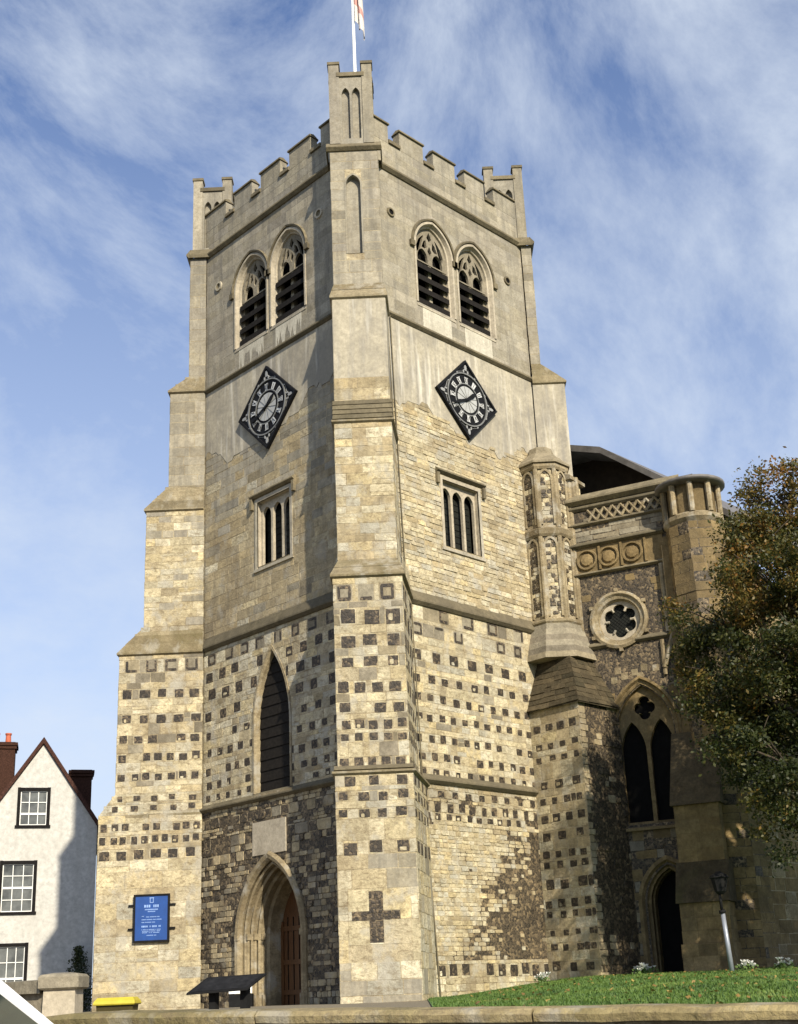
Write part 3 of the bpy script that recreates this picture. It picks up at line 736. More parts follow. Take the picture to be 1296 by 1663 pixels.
# --- square-headed windows of three lights
def slit(fr, sl, lab):
    u0, u1, z0, z1 = sl[0][0], sl[1][0], sl[0][1], sl[2][1]
    mb = MB(); lw = (u1 - u0 - .17) / 3; hs = []
    for k in range(3): hs.append(Arch(u0 + lw / 2 + k * (lw + .085), lw / 2, z0, z1 - .36, .26).pts(0, 6))
    slab(mb, fr, rect(u0 - .06, z0 - .06, u1 + .06, z1 + .06), hs, -.13, -.22)
    reveal(mb, fr, rect(u0 - .06, z0 - .06, u1 + .06, z1 + .06), .015, -.13, 0)
    for a, b, c, d in ((u0 - .16, z0 - .16, u0 - .06, z1 + .16), (u1 + .06, z0 - .16, u1 + .16, z1 + .16)):
        mb.box((a, b, -.02), (c, d, .028), 0, rt(), lambda p: fr.p(p.x, p.y, p.z))
    mb.box((u0 - .06, z1 + .06, -.02), (u1 + .06, z1 + .17, .027), 0, rt(), lambda p: fr.p(p.x, p.y, p.z))
    mb.hexa([fr.p(u0 - .2, z0 - .2, .05), fr.p(u1 + .2, z0 - .2, .05), fr.p(u1 + .2, z0 - .2, -.1), fr.p(u0 - .2, z0 - .2, -.1), fr.p(u0 - .2, z0 - .12, .05), fr.p(u1 + .2, z0 - .12, .05), fr.p(u1 + .06, z0 - .055, -.1), fr.p(u0 - .06, z0 - .055, -.1)], 0, rt())
    wnd = mb.build('mullioned_window', [DRESS], tower, label=lab)
    mb = MB(); lf = Fr(fr.p(u0 - .32, 0), fr.p(u1 + .32, 0)); band(mb, lf, z1 + .2, z1 + .34, .13)
    for s in (u0 - .32, u1 + .22): mb.box((s, z1 - .12, -.01), (s + .1, z1 + .2, .10), 0, rt(), lambda p: fr.p(p.x, p.y, p.z))
    mb.build('label_mould', [TRIM], wnd)
    mb = MB(); sheet(mb, fr, rect(u0 - .05, z0 - .05, u1 + .05, z1 + .05), (), 0, -.34)
    for k in range(9):
        z = z0 + .1 + k * .19; mb.box((u0, z, -.335), (u1, z + .012, -.325), 1, rt(), lambda p: fr.p(p.x, p.y, p.z))
    mb.build('leaded_glass', [LEADGLASS, IRON], wnd)
slit(WF, slitW, None); slit(SF, slitS, None)

# --- tall boarded lancet above the door
mb = MB()
sweep(mb, WF, lancet, [(.12, -.01), (.12, .025), (.05, .025), (0, -.03), (0, -.26)], 0, 14)
mb.hexa([WF.p(3.2, 5.22, .10), WF.p(4.95, 5.22, .10), WF.p(4.95, 5.22, -.3), WF.p(3.2, 5.22, -.3), WF.p(3.2, 5.30, .10), WF.p(4.95, 5.30, .10), WF.p(4.95, 5.42, -.3), WF.p(3.2, 5.42, -.3)], 0, rt())
lw = mb.build('lancet_window', [DRESSB], tower, label='tall pointed window closed with dark boards above the door')
mb = MB()
for k in range(13):
    z = 5.38 + k * .29; s = span(lancet.pts(.02, 20), min(z + .29, 9.1)) or (lancet.c - .02, lancet.c + .02); s0 = span(lancet.pts(.02, 20), z + .01) or s
    mb.hexa([WF.p(s0[0], z, -.14), WF.p(s0[1], z, -.14), WF.p(s0[1], z, -.24), WF.p(s0[0], z, -.24), WF.p(s[0], z + .30, -.165), WF.p(s[1], z + .30, -.165), WF.p(s[1], z + .30, -.26), WF.p(s[0], z + .30, -.26)], 0, rt())
mb.build('weatherboards', [LOUVRE], lw)
mb = MB(); sheet(mb, WF, lancet.pts(.04), (), 0, -.27); mb.build('dark_backing', [BLACK], lw)

# --- west doorway
mb = MB()
sweep(mb, WF, door, [(.24, -.01), (.24, .06), (.17, .12), (.08, .10), (.02, .0), (.05, -.10), (.0, -.13), (-.02, -.05), (-.06, -.08), (-.03, -.24), (-.08, -.28), (-.10, -.20), (-.14, -.24), (-.10, -.42), (-.16, -.46), (-.18, -.38), (-.21, -.44), (-.18, -.66), (-.24, -.72), (-.24, -1.3)], 0, 16, zb=-.2)
dw = mb.build('doorway', [DRESSB], tower, label='deep moulded pointed doorway')
for s in (-1, 1):
    mb = MB()
    for e, d in ((.12, .05), (-.06, -.14), (-.12, -.32), (-.17, -.52)):
        u = door.c + s * (door.a + e)
        mb.box((u - .07, 1.64, d - .06), (u + .07, 1.80, d + .07), 0, rt(), lambda p: WF.p(p.x, p.y, p.z))
        mb.box((u - .09, -.1, d - .06), (u + .09, .28, d + .06), 0, rt(), lambda p: WF.p(p.x, p.y, p.z)); mb.tube([WF.p(u, .2, d), WF.p(u, 1.7, d)], .045, 8, 0, rt())
    mb.build('jamb_shafts', [DRESSB], dw)
mb = MB(); di = door.pts(-.2, 16, zb=-.05); sheet(mb, WF, di, (), 0, -1.12)
c = door.c
for k in range(9):
    u = c - .92 + k * .23; mb.box((u - .012, 0, -1.12), (u + .012, 2.2, -1.105), 1, rt(), lambda p: WF.p(p.x, p.y, p.z))
for z in (.25, 1.0, 1.85): mb.box((c - .95, z, -1.115), (c + .95, z + .12, -1.085), 0, rt(), lambda p: WF.p(p.x, p.y, p.z))
for u in (c - .95, c - .04, c + .85): mb.box((u, 0, -1.115), (u + .10, 2.1, -1.08), 0, rt(), lambda p: WF.p(p.x, p.y, p.z))
dr = mb.build('door', [WOOD, BLACK], dw, label='brown panelled wooden door set deep in shade')
mb = MB(); mb.tube([WF.p(c + .16 + .06 * cos(a), .95 + .06 * sin(a), -1.06) for a in [i * pi / 5 for i in range(11)]], .012, 6); mb.build('handle', [IRON], dr)
mb = MB(); mb.box((c - 1.3, -.2, -1.0), (c + 1.3, .0, .5), 0, rt(), lambda p: WF.p(p.x, p.y, p.z)); mb.build('doorstep', [DRESS], dw)

# --- round wall plates, lightning conductor
def boss(fr, u, z, m, r, dm):
    mb = MB()
    ring = [fr.p(a, b, .0) for a, b in circle(u, z, r, 14)]; ring2 = [fr.p(a, b, .05) for a, b in circle(u, z, r * .92, 14)]; r3 = [fr.p(a, b, .05) for a, b in circle(u, z, r * .6, 14)]; r4 = [fr.p(a, b, .015) for a, b in circle(u, z, r * .42, 14)]
    mb.loft([ring, ring2, r3], 0, rt(), False, False); mb.loft([r3, r4], 1, rt(), False, True)
    mb.build('round_boss', [m, dm], tower)
boss(WF, 8 - 1.55, 21.76, DRESS, .17, TRIM); boss(WF, 8 - 6.42, 21.66, DRESS, .17, TRIM)
boss(SF, 1.36, 21.6, TRIM, .15, BLACK); boss(SF, 6.43, 21.4, TRIM, .15, BLACK)
mb = MB(); mb.tube([SF.p(1.1, 18.1, .07), SF.p(1.22, 12.9, .05), SF.p(1.28, 10.2, .06), SF.p(1.33, 9.7, .16), SF.p(1.53, 5.3, .07), SF.p(1.56, 5.1, .17), SF.p(1.66, 3, .06), SF.p(1.82, -.2, .07)], .016, 6)
mb.tube([SF.p(1.0, 18.0, .07), SF.p(1.12, 12.9, .05), SF.p(1.2, 10.2, .06)], .012, 6)
mb.build('conductor_strip', [TRIM], tower)

# --- octagonal stair turret against the south-east corner
oc = Vector((7.1, -.23, 0)); OR = .72
def octo(r, z, c=oc, n=8, ph=pi / 8): return [c + Vector((r * cos(ph + 2 * pi * i / n), r * sin(ph + 2 * pi * i / n), z)) for i in range(n)]
mb = MB()
for z0, z1 in ((10.1, 12.62), (12.9, 14.75)):
    P = octo(OR, 0)
    for i in range(8):
        a, b = P[(i + 1) % 8], P[i]
        fr = Fr(b, a)
        if fr.n.dot((a + b) / 2 - oc) < 0: fr = Fr(a, b)
        sheet(mb, fr, rect(0, z0, fr.w, z1), (), 0)
        coursed(mb, fr, z0 + .15, z1, (.1, .2), (.1, .26), lambda z: .1, lambda z: fr.w - .1, m=1, mf=2, jit=.02, off=(-.02, .03), joint=.01, prob=lambda u, z: .42 if fr.n.x > -.9 else .75)
        a1 = Arch(fr.w / 2, fr.w / 2 - .12, z0 + .1, z1 - .3, .24)
        sweep(mb, fr, a1, [(-.0, -.04), (0, .05), (.07, .05)], 3, 6)
    for p in P:
        mb.tube([p + Vector((0, 0, z0)), p + Vector((0, 0, z1))], .075, 8, 3, rt())
for z0, z1, e in ((9.95, 10.12, .14), (12.62, 12.9, .10), (14.75, 14.95, .10)):
    mb.loft([octo(OR + e * .6, z0), octo(OR + e, z0 + .07), octo(OR + e, z1 - .05), octo(OR + e * .5, z1)], 3, rt())
mb.loft([octo(OR + .16, 14.93), octo(OR + .16, 15.0), octo(.42, 15.42), octo(.36, 15.62)], 4, rt())
for k in range(6): mb.loft([octo(OR + .44 - .06 * k, 8.9 + .18 * k), octo(OR + .40 - .06 * k, 9.075 + .18 * k)], 4, rt())
# attached shafts and return panel toward the aisle
for k, (x, y) in enumerate(((7.42, -.95), (7.52, -1.02), (7.62, -1.06))):
    mb.tube([(x, y, 9.6), (x, y, 14.6)], .085, 8, 3, rt())
mb.box((7.35, -1.0, 9.3), (7.9, 0, 14.55), 1, rt())
mb.hexa([Vector(p) for p in ((7.3, -1.12, 14.5), (8.0, -1.12, 14.4), (8.0, 0, 14.4), (7.3, 0, 14.5), (7.3, -1.12, 14.62), (8.0, -1.12, 14.5), (8.0, 0, 14.9), (7.3, 0, 15.1))], 3, rt())
mb.build('octagonal_turret', [MORTAR, CREAM, FLINTW, DRESSB, GREYST], tower, label='slender octagonal stone turret on the right corner')

# --- low stepped buttress below the turret
XB, YB, XE = 5.95, -1.7, 7.75
mb = MB()
wf2 = Fr((XB, 0), (XB, YB)); sf2 = Fr((XB, YB), (XE, YB))
sheet(mb, wf2, rect(0, -.4, wf2.w, 7.5), (), 7); sheet(mb, sf2, rect(0, -.4, sf2.w, 7.5), (), 11)
rb = [(6.9, 0.24, 4), (6.4, 0.20, 4), (6.05, 0.20, 4), (5.37, 0.25, 3), (4.93, 0.22, 4), (4.46, 0.24, 4), (4.0, 0.27, 3), (3.5, 0.22, 4), (3.23, 0.20, 4), (2.74, 0.29, 3), (2.24, 0.24, 4), (1.96, 0.20, 4), (1.5, 0.18, 4), (1.14, 0.20, 4), (.66, 0.25, 3)]
coursed(mb, wf2, -.4, 7.5, (.2, .34), (.25, .6), flints=rb, m=4, mf=2, jit=.012, off=(.0, .02), joint=.007, alt=(.45, 3), prob=lambda u, z: .25 if (u > 1.2 and z < 6) else 0)
coursed(mb, sf2, -.4, 7.5, (.12, .24), (.14, .4), lambda z: .0, lambda z: sf2.w, m=4, mf=5, jit=.025, off=(.003, .03), joint=.01, prob=lambda u, z: .1 if u < .2 else .8, keep=lambda u, z: u < .22 or rnd.random() < .3)
mb.box((XB - .0, YB - .0, 7.42), (XE, 0, 7.5), 9, rt())
lo = [(XB - .1, 0), (XB - .1, YB - .1), (XE, YB - .1), (XE, 0)]; hi = [(6.72, 0), (6.72, -.9), (XE, -.9), (XE, 0)]
NR = 13
def rp(k, f): return Vector((lo[k][0] + (hi[k][0] - lo[k][0]) * f, lo[k][1] + (hi[k][1] - lo[k][1]) * f, 7.43 + 2.02 * f))
mb.loft([[rp(k, f) - Vector((.0, .0, .03)) for k in range(4)] for f in (0, 1)], 10, rt(), closed=False, cap0=False, cap1=True)
for s_ in range(NR):
    f0, f1 = s_ / NR, (s_ + 1.25) / NR
    for k0 in (0, 1):
        x = 0.0
        while x < 1:
            e = min(1, x + rnd.uniform(.14, .34)); nrm = Vector((-1, 0, .7)) if k0 == 0 else Vector((0, -1, .7)); nrm.normalize()
            P4 = [rp(k0, f0).lerp(rp(k0 + 1, f0), x), rp(k0, f0).lerp(rp(k0 + 1, f0), e), rp(k0, min(1, f1)).lerp(rp(k0 + 1, min(1, f1)), e), rp(k0, min(1, f1)).lerp(rp(k0 + 1, min(1, f1)), x)]
            up = [rnd.uniform(.012, .035) * (1 - .5 * f0), rnd.uniform(.012, .035) * (1 - .5 * f0), .004, .004]; jz = Vector((0, 0, rnd.uniform(-.02, .02)))
            mb.hexa([p + jz for p in P4] + [p + nrm * h_ + jz for p, h_ in zip(P4, up)], 10, rt()); x = e
mb.build('chequered_buttress', MATS + [TRIM, MOSSY, FLINTF], tower, label='lower right buttress with chequered face and mossy sloped top')

# ------------------------------------------------------------------ THINGS ON THE TOWER
ORNA = plain('ornament_paint', (.27, .27, .26), .5, amt=.1)
def clock(fr, u, z, R, label):
    root = thing('wall_clock', fr.p(u, z, .06), label, 'clock', 'clocks on the tower')
    T = lambda a, b, d: fr.p(u + a, z + b, d)
    mb = MB(); D = R
    dia = lambda r: [(0, -r), (r, 0), (0, r), (-r, 0)]
    mb.loft([[T(a, b, .02) for a, b in dia(D)], [T(a, b, .12) for a, b in dia(D)], [T(a, b, .12) for a, b in dia(D * .93)], [T(a, b, .08) for a, b in dia(D * .92)]], 0, cap0=True, cap1=True)
    mb.build('dial_plate', [CLOCKBLK], root)
    mb = MB(); n = 48
    for r0, r1, d in ((.655, .625, .115), (.40, .375, .1),):
        A_ = [[T(R * r * cos(2 * pi * i / n), R * r * sin(2 * pi * i / n), dd) for i in range(n)] for r, dd in ((r0, .07), (r0, d), (r1, d), (r1, .07))]
        mb.loft(A_, 0, rt(), False, False)
    mb.build('dial_ring', [CLOCKGREY], root)
    mb = MB()
    CENT = plain('clock_centre_glass', (.36, .36, .34), .4, amt=.1)
    disc = [T(R * .32 * cos(2 * pi * i / n), R * .32 * sin(2 * pi * i / n), .095) for i in range(n)]
    mb.face(disc, 0)
    mb.build('dial_centre', [CENT], root)
    mb = MB()
    for i in range(6):      # glazing bars of the centre
        a = i * pi / 6 + .26
        mb.tube([T(-R * .32 * cos(a), -R * .32 * sin(a), .10), T(R * .32 * cos(a), R * .32 * sin(a), .10)], .008, 4, 0)
    mb.build('centre_tracery', [CLOCKGREY], root)
    mb = MB()
    rom = ['XII', 'I', 'II', 'III', 'IV', 'V', 'VI', 'VII', 'VIII', 'IX', 'X', 'XI']
    for h in range(12):     # opal panels between the numerals carry the hour figures
        a = pi / 2 - h * pi / 6
        e = Vector((cos(a), sin(a))); s_ = Vector((-sin(a), cos(a)))
        q4 = [(R * r) * e + s_ * (R * ww) for r, ww in ((.40, .045), (.40, -.045), (.555, -.062), (.555, .062))]
        mb = MB(); mb.face([T(p.x, p.y, .1) for p in reversed(q4)], 0); mb.build('numeral_panel', [CLOCKWHT], root)
    for h in range(12):
        a = pi / 2 - h * pi / 6; e = Vector((cos(a), sin(a))); s_ = Vector((sin(a), -cos(a)))
        st = []; x = 0; mb = MB()
        for ch in rom[h]:
            if ch == 'I': st.append(((x, 0), (x, 1))); x += .35
            elif ch == 'V': st += [((x, 1), (x + .3, 0)), ((x + .3, 0), (x + .6, 1))]; x += .95
            else: st += [((x, 0), (x + .6, 1)), ((x, 1), (x + .6, 0))]; x += .95
        wd = x - .35; k = .10 / max(wd, .9)
        for (a0, b0), (a1, b1) in st:
            p = e * (R * (.415 + .125 * b0)) + s_ * (R * k * (a0 - wd / 2)); q_ = e * (R * (.415 + .125 * b1)) + s_ * (R * k * (a1 - wd / 2))
            mb.tube([T(p.x, p.y, .104), T(q_.x, q_.y, .104)], .008, 4, 0)
        mb.build('numeral', [CLOCKBLK], root)
    for k in range(4):        # corner ornaments
        mb = MB()
        a = pi / 2 * k + pi / 2; e = Vector((cos(a), sin(a))); s_ = Vector((-sin(a), cos(a)))
        for r, o, rr in ((.80, 0, .055), (.70, .07, .03), (.70, -.07, .03), (.62, .30, .03), (.62, -.30, .03)):
            c_ = e * R * r + s_ * R * o
            mb.loft([[T(c_.x + R * rr * (cos(t) * e.x * 1.4 + sin(t) * s_.x * .7), c_.y + R * rr * (cos(t) * e.y * 1.4 + sin(t) * s_.y * .7), dd) for t in [2 * pi * j / 8 for j in range(8)]] for dd in (.08, .1)], 0, rt(), False, True)
        for o in (.07, -.07):
            p0, p1 = e * R * .80, e * R * .70 + s_ * R * o; mb.tube([T(p0.x, p0.y, .09), T(p1.x, p1.y, .09)], .012, 4)
        for o in (.07, -.07):
            p0, p1 = e * R * .70 + s_ * R * o, e * R * .62 + s_ * R * (.30 if o > 0 else -.30); mb.tube([T(p0.x, p0.y, .085), T(p1.x, p1.y, .085)], .008, 4)
        mb.build('corner_ornament', [ORNA], root)
    for nm, ang, ln, wd in (('minute_hand', radians(90 - 245), .60, .035), ('hour_hand', radians(90 - 52), .40, .05)):
        mb = MB(); e = Vector((cos(ang), sin(ang))); s_ = Vector((-sin(ang), cos(ang))); dd = .135 if nm == 'minute_hand' else .12
        pl = [e * -R * .10 + s_ * R * wd * .6, e * -R * .10 - s_ * R * wd * .6, e * R * ln * .6 - s_ * R * wd, e * R * ln, e * R * ln * .6 + s_ * R * wd]
        mb.loft([[T(p.x, p.y, dd) for p in pl], [T(p.x, p.y, dd + .012) for p in pl]], 0)
        mb.build(nm, [CLOCKBLK], root)
clock(WF, 8 - 3.95, 16.46, 1.33, 'black diamond clock with pale numerals on the shaded wall above the door')
clock(SF, 4.09, 16.45, 1.28, 'black diamond clock with bold dark hands on the sunlit wall facing right')

# blue notice board on the left buttress
lb = Fr(M(-5.66 - 2.22, 4.91), M(-5.66, 4.91))
root = thing('notice_board', lb.p(1.55, 1.66, .03), 'blue church notice board in dark frame fixed to the left buttress', 'sign')
TT = lambda p: lb.p(p.x, p.z, p.y)
U0, U1, Z0, Z1 = 1.11, 1.99, 1.80, 2.96
mb = MB(); mb.box((U0, .05, Z0), (U1, .09, Z1), 0, f=TT); mb.build('panel', [BLUE], root)
mb = MB()
for a in ((U0 - .05, Z0 - .05, U0, Z1 + .05), (U1, Z0 - .05, U1 + .05, Z1 + .05), (U0, Z1, U1, Z1 + .05), (U0, Z0 - .05, U1, Z0)): mb.box((a[0], .03, a[1]), (a[2], .11, a[3]), 0, f=TT)
mb.build('frame', [IRON], root)
for z in (Z0 + .28, Z1 - .26):
    for u in (U0 - .2, U1 + .05):
        mb = MB(); mb.box((u, .02, z), (u + .15, .06, z + .05), 0, f=TT); mb.build('bracket', [IRON], root)
mb = MB()
uc = (U0 + U1) / 2
mb.box((uc - .05, .09, Z1 - .18), (uc - .035, .094, Z1 - .06), 0, f=TT); mb.box((uc + .035, .09, Z1 - .18), (uc + .05, .094, Z1 - .06), 0, f=TT); mb.box((uc - .035, .09, Z1 - .18), (uc + .035, .094, Z1 - .165), 0, f=TT); mb.box((uc - .06, .09, Z1 - .06), (uc + .06, .094, Z1 - .04), 0, f=TT)
mb.build('emblem', [SIGNTEXT], root)
def words_row(mb, u0, u1, z, h, dens=.75):
    u = u0
    while u < u1:
        ww = rnd.uniform(.5, 1.0) * h * .7
        if rnd.random() < .86: mb.box((u, .09, z), (min(u + ww, u1), .0935, z + h), 0, f=TT)
        u += ww + h * .28
mb = MB()
for (a, b, z, h) in ((-.2, .2, .86, .07), (-.18, .18, .79, .03), (-.1, .1, .74, .025), (-.26, -.2, .62, .02), (-.16, .22, .60, .022), (-.26, .28, .53, .022), (-.26, .1, .46, .022), (-.26, .26, .34, .045), (-.26, .26, .27, .02), (-.24, .24, .23, .02), (-.26, .22, .19, .02), (-.12, .14, .12, .02)):
    words_row(mb, uc + a, uc + b, Z0 + z, h)
mb.build('lettering', [SIGNTEXT], root)

# flagpole and limp flag
fp = M(-.05, 5.66, 23.4)
root = thing('flagpole', fp, 'white flagpole rising from the tower roof behind the near turret', 'flagpole')
mb = MB(); mb.tube([fp, fp + Vector((.02, 0, 6)), fp + Vector((.04, 0, 11.6))], [.075, .065, .045], 10); mb.build('pole', [WHITE], root, True)
mb = MB(); mb.tube([fp, fp + Vector((0, 0, .4))], [.14, .12], 10); mb.build('socket', [IRON], root)
mb = MB(); mb.tube([fp + Vector((.04, 0, 11.6)), fp + Vector((.04, 0, 11.66)), fp + Vector((.04, 0, 11.76)), fp + Vector((.04, 0, 11.82))], [.03, .1, .1, .02], 10); mb.build('finial', [WHITE], root, True)
mb = MB(); nu, nv = 22, 20
gd = []
for j in range(nv + 1):
    row = []
    for i in range(nu + 1):
        u = i / nu; v = j / nv
        z = 11.6 - v * 2.0 - u * (1.3 - .35 * v)
        a = .06 + u * (.30 + .08 * v) + .05 * sin(u * 16 + v * 2)
        b = .16 * sin(u * 15 + v * 1.5) * (.3 + u)
        row.append(fp + M(a, b) + Vector((0, 0, z)))
    gd.append(row)
for j in range(nv):
    for i in range(nu): mb.face([gd[j][i], gd[j][i + 1], gd[j + 1][i + 1], gd[j + 1][i]], 1 if (8 <= j <= 11 or 9 <= i <= 11) else 0)
RED = plain('red_cloth', (.50, .26, .22), .8, amt=.1); CLOTH = plain('white_cloth', (.62, .57, .52), .85, amt=.06)
fo = mb.build('flag', [CLOTH, RED]); tag(fo, 'limp white flag with red cross hanging from the tower flagpole', 'flag')
so = fo.modifiers.new('thick', 'SOLIDIFY'); so.thickness = .006

# ------------------------------------------------------------------ THE AISLE AND NAVE
PH = radians(20)
k0 = Vector((7.5, -1.2, 0)); kd = Vector((sin(PH), -cos(PH), 0))
aisle = thing('church_aisle', (12, -2, .3), 'brown stone church aisle with rose window joined to the right of the tower', 'church')
KF = Fr(k0 - kd * 1.2, k0 + kd * 3.4); KO = 1.2            # s along the wall = u - KO
def ks(s): return s + KO
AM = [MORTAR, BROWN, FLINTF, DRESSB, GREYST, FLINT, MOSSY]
rose_c, rose_z, rose_r = ks(.86), 9.97, .60
win = Arch(ks(1.28), .78, 4.22, 6.7, 1.28)
wdoor = Arch(ks(1.50), .62, .3, 2.15, .95)
mb = MB()
rc = circle(rose_c, rose_z, rose_r, 28)
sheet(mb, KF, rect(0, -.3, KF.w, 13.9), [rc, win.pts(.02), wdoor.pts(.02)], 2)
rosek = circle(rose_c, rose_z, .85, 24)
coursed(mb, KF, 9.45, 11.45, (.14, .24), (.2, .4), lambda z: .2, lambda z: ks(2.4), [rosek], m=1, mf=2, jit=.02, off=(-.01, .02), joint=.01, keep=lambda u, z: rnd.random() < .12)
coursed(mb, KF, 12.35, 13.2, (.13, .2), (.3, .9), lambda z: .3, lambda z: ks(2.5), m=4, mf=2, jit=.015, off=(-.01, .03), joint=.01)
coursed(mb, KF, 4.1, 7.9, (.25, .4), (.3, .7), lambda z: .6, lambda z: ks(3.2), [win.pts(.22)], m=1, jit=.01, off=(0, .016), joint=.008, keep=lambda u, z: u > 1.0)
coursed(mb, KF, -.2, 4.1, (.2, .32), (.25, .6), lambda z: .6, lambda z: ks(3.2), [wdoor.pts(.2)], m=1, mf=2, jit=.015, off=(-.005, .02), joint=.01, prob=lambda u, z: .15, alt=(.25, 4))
for u, z in ((.55, 8.25), (.85, 8.32), (1.15, 8.4), (1.42, 8.5), (1.75, 8.45), (.68, 8.5), (1.3, 8.28), (2.0, 8.6)):
    stone(mb, KF, ks(u) - .1, ks(u) + .1, z - .1, z + .1, 3)
for k in range(6):
    stone(mb, KF, ks(-.1) + .1 * (k % 2), ks(.12) + .12 * (k % 2), 6.9 - k * .45, 7.2 - k * .45, 3)
mb.build('west_wall', AM, aisle)
def KB(z0, z1, d, a, b):      # cornice, bands, strings
    mb = MB(); band(mb, Fr(KF.p(ks(a), 0), KF.p(ks(b), 0)), z0, z1, d); mb.build('cornice', [TRIM], aisle)
KB(13.62, 13.86, .20, -.5, 3.0); KB(13.44, 13.60, .1, -.5, 3.0); KB(12.95, 13.06, .10, -.4, 2.6)
KB(12.28, 12.42, .16, -.4, 2.4); KB(11.42, 11.52, .12, -.4, 2.4); KB(9.22, 9.36, .12, -.1, .45); KB(9.24, 9.38, .12, 1.3, 2.4)
mb = MB()       # zigzag lattice of the parapet
z0, z1 = 13.06, 13.42
for k in range(9):
    u = ks(.25) + k * .25
    for s in (0, 1):
        a, b = (u, z0) if s == 0 else (u, z1), (u + .25, z1) if s == 0 else (u + .25, z0)
        mb.tube([KF.p(a[0], a[1], .05), KF.p(b[0], b[1], .05)], .042, 6, 0, rt())
mb.build('parapet_lattice', [DRESSB], aisle)
mb = MB()       # roundel band
mb.box((ks(-.3), 11.52, -.02), (ks(2.35), 12.28, .03), 0, rt(), lambda p: KF.p(p.x, p.y, p.z))
for s, z in ((.1, 11.9), (.75, 11.9), (1.45, 11.9)):
    n = 24; rr = .30
    for t0, t1, d in ((1.0, .84, .10),):
        A_ = [[KF.p(ks(s) + rr * t * cos(2 * pi * i / n), z + rr * t * sin(2 * pi * i / n), dd) for i in range(n)] for t, dd in ((1.08, .03), (1.0, d), (.86, d), (.80, .035))]
        mb.loft(A_, 0, rt(), False, False)
    mb.loft([[KF.p(ks(s) + a, z + b, d) for a, b in [(r_ * cos(2 * pi * i / 10), r_ * sin(2 * pi * i / 10)) for i in range(10)]] for r_, d in ((.2, .03), (.17, .08), (.06, .10))], 0, rt(), False, True)
    mb.box((ks(s) + .36, 11.55, .03), (ks(s) + .42, 12.25, .09), 0, rt(), lambda p: KF.p(p.x, p.y, p.z))
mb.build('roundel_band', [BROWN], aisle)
mb = MB(); n = 40     # rose window
A_ = [[KF.p(rose_c + r * cos(2 * pi * i / n), rose_z + r * sin(2 * pi * i / n), d) for i in range(n)] for r, d in ((.84, -.01), (.84, .08), (.76, .11), (.70, .05), (.62, .03), (.58, -.06), (.58, -.25))]
mb.loft(A_, 0, (.6, .6, 0), False, False)
for k in range(6):
    a = pi / 6 + k * pi / 3
    mb.box((rose_c + .88 * cos(a) - .05, rose_z + .88 * sin(a) - .05, 0), (rose_c + .88 * cos(a) + .05, rose_z + .88 * sin(a) + .05, .1), 0, rt(), lambda p: KF.p(p.x, p.y, p.z))
rw = mb.build('rose_window', [DRESSB], aisle, label='round window with six-lobed tracery')
mb = MB(); foil = []
for k in range(6):
    a0 = k * pi / 3 + pi / 2
    for j in range(-7, 8):
        b = a0 + j / 7 * 1.72
        foil.append((rose_c + .30 * cos(a0) + .19 * cos(b), rose_z + .30 * sin(a0) + .19 * sin(b)))
slab(mb, KF, circle(rose_c, rose_z, .585, 36), [foil], -.10, -.18)
for k in range(6):
    a = k * pi / 3 + pi / 2 + pi / 6; mb.tube([KF.p(rose_c + .30 * cos(a), rose_z + .30 * sin(a), -.09), KF.p(rose_c + .42 * cos(a), rose_z + .42 * sin(a), -.09)], .035, 6, 0, rt())
mb.build('tracery', [DRESS], rw)
mb = MB(); sheet(mb, KF, circle(rose_c, rose_z, .6, 28), (), 0, -.22)
for k in range(-7, 8):
    x = k * .08; h = sqrt(max(0, .34 - x * x))
    for sgn in (1, -1):
        p0 = (x * Q - h * Q * sgn, x * Q * sgn + h * Q); p1 = (x * Q + h * Q * sgn, x * Q * sgn - h * Q)
        mb.tube([KF.p(rose_c + p0[0], rose_z + p0[1], -.215), KF.p(rose_c + p1[0], rose_z + p1[1], -.215)], .006, 4, 1)
mb.build('leaded_glass', [LEADGLASS, IRON], rw)
mb = MB()       # two-light window
sweep(mb, KF, win, [(.26, -.01), (.26, .09), (.19, .11), (.14, .03), (.06, .03), (.02, -.06), (0, -.30)], 0, 14)
mb.hexa([KF.p(ks(.3), 4.05, .1), KF.p(ks(2.2), 4.05, .1), KF.p(ks(2.2), 4.05, -.3), KF.p(ks(.3), 4.05, -.3), KF.p(ks(.3), 4.12, .1), KF.p(ks(2.2), 4.12, .1), KF.p(ks(2.2), 4.26, -.3), KF.p(ks(.3), 4.26, -.3)], 0, rt())
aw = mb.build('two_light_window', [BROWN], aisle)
mb = MB(); c = win.c
l1 = Arch(c - .40, .345, 4.3, 6.2, .85).pts(0, 8); l2 = Arch(c + .40, .345, 4.3, 6.2, .85).pts(0, 8)
qf = []
for k in range(4):
    a0 = k * pi / 2 + pi / 4 + pi / 4
    for j in range(-5, 6): b = a0 + j / 5 * 1.85; qf.append((c + .14 * cos(a0) + .16 * cos(b), 7.40 + .17 * sin(a0) + .16 * sin(b)))
slab(mb, KF, win.pts(.01, 14), [l1, l2, qf], -.14, -.28)
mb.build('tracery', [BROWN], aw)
mb = MB(); sheet(mb, KF, win.pts(.02), (), 0, -.34); mb.build('dark_glass', [BLACK], aw)
mb = MB()       # blocked doorway below
sweep(mb, KF, wdoor, [(.24, -.01), (.24, .07), (.14, .09), (.08, .0), (0, -.1), (-.06, -.12), (-.06, -.3), (-.1, -.32), (-.1, -.6)], 0, 12, zb=-.2)
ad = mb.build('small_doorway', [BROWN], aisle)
mb = MB(); sheet(mb, KF, wdoor.pts(-.08, zb=-.1), (), 0, -.62); mb.build('dark_door', [BLACK], ad)
mb = MB()       # wall shaft with base and gablet
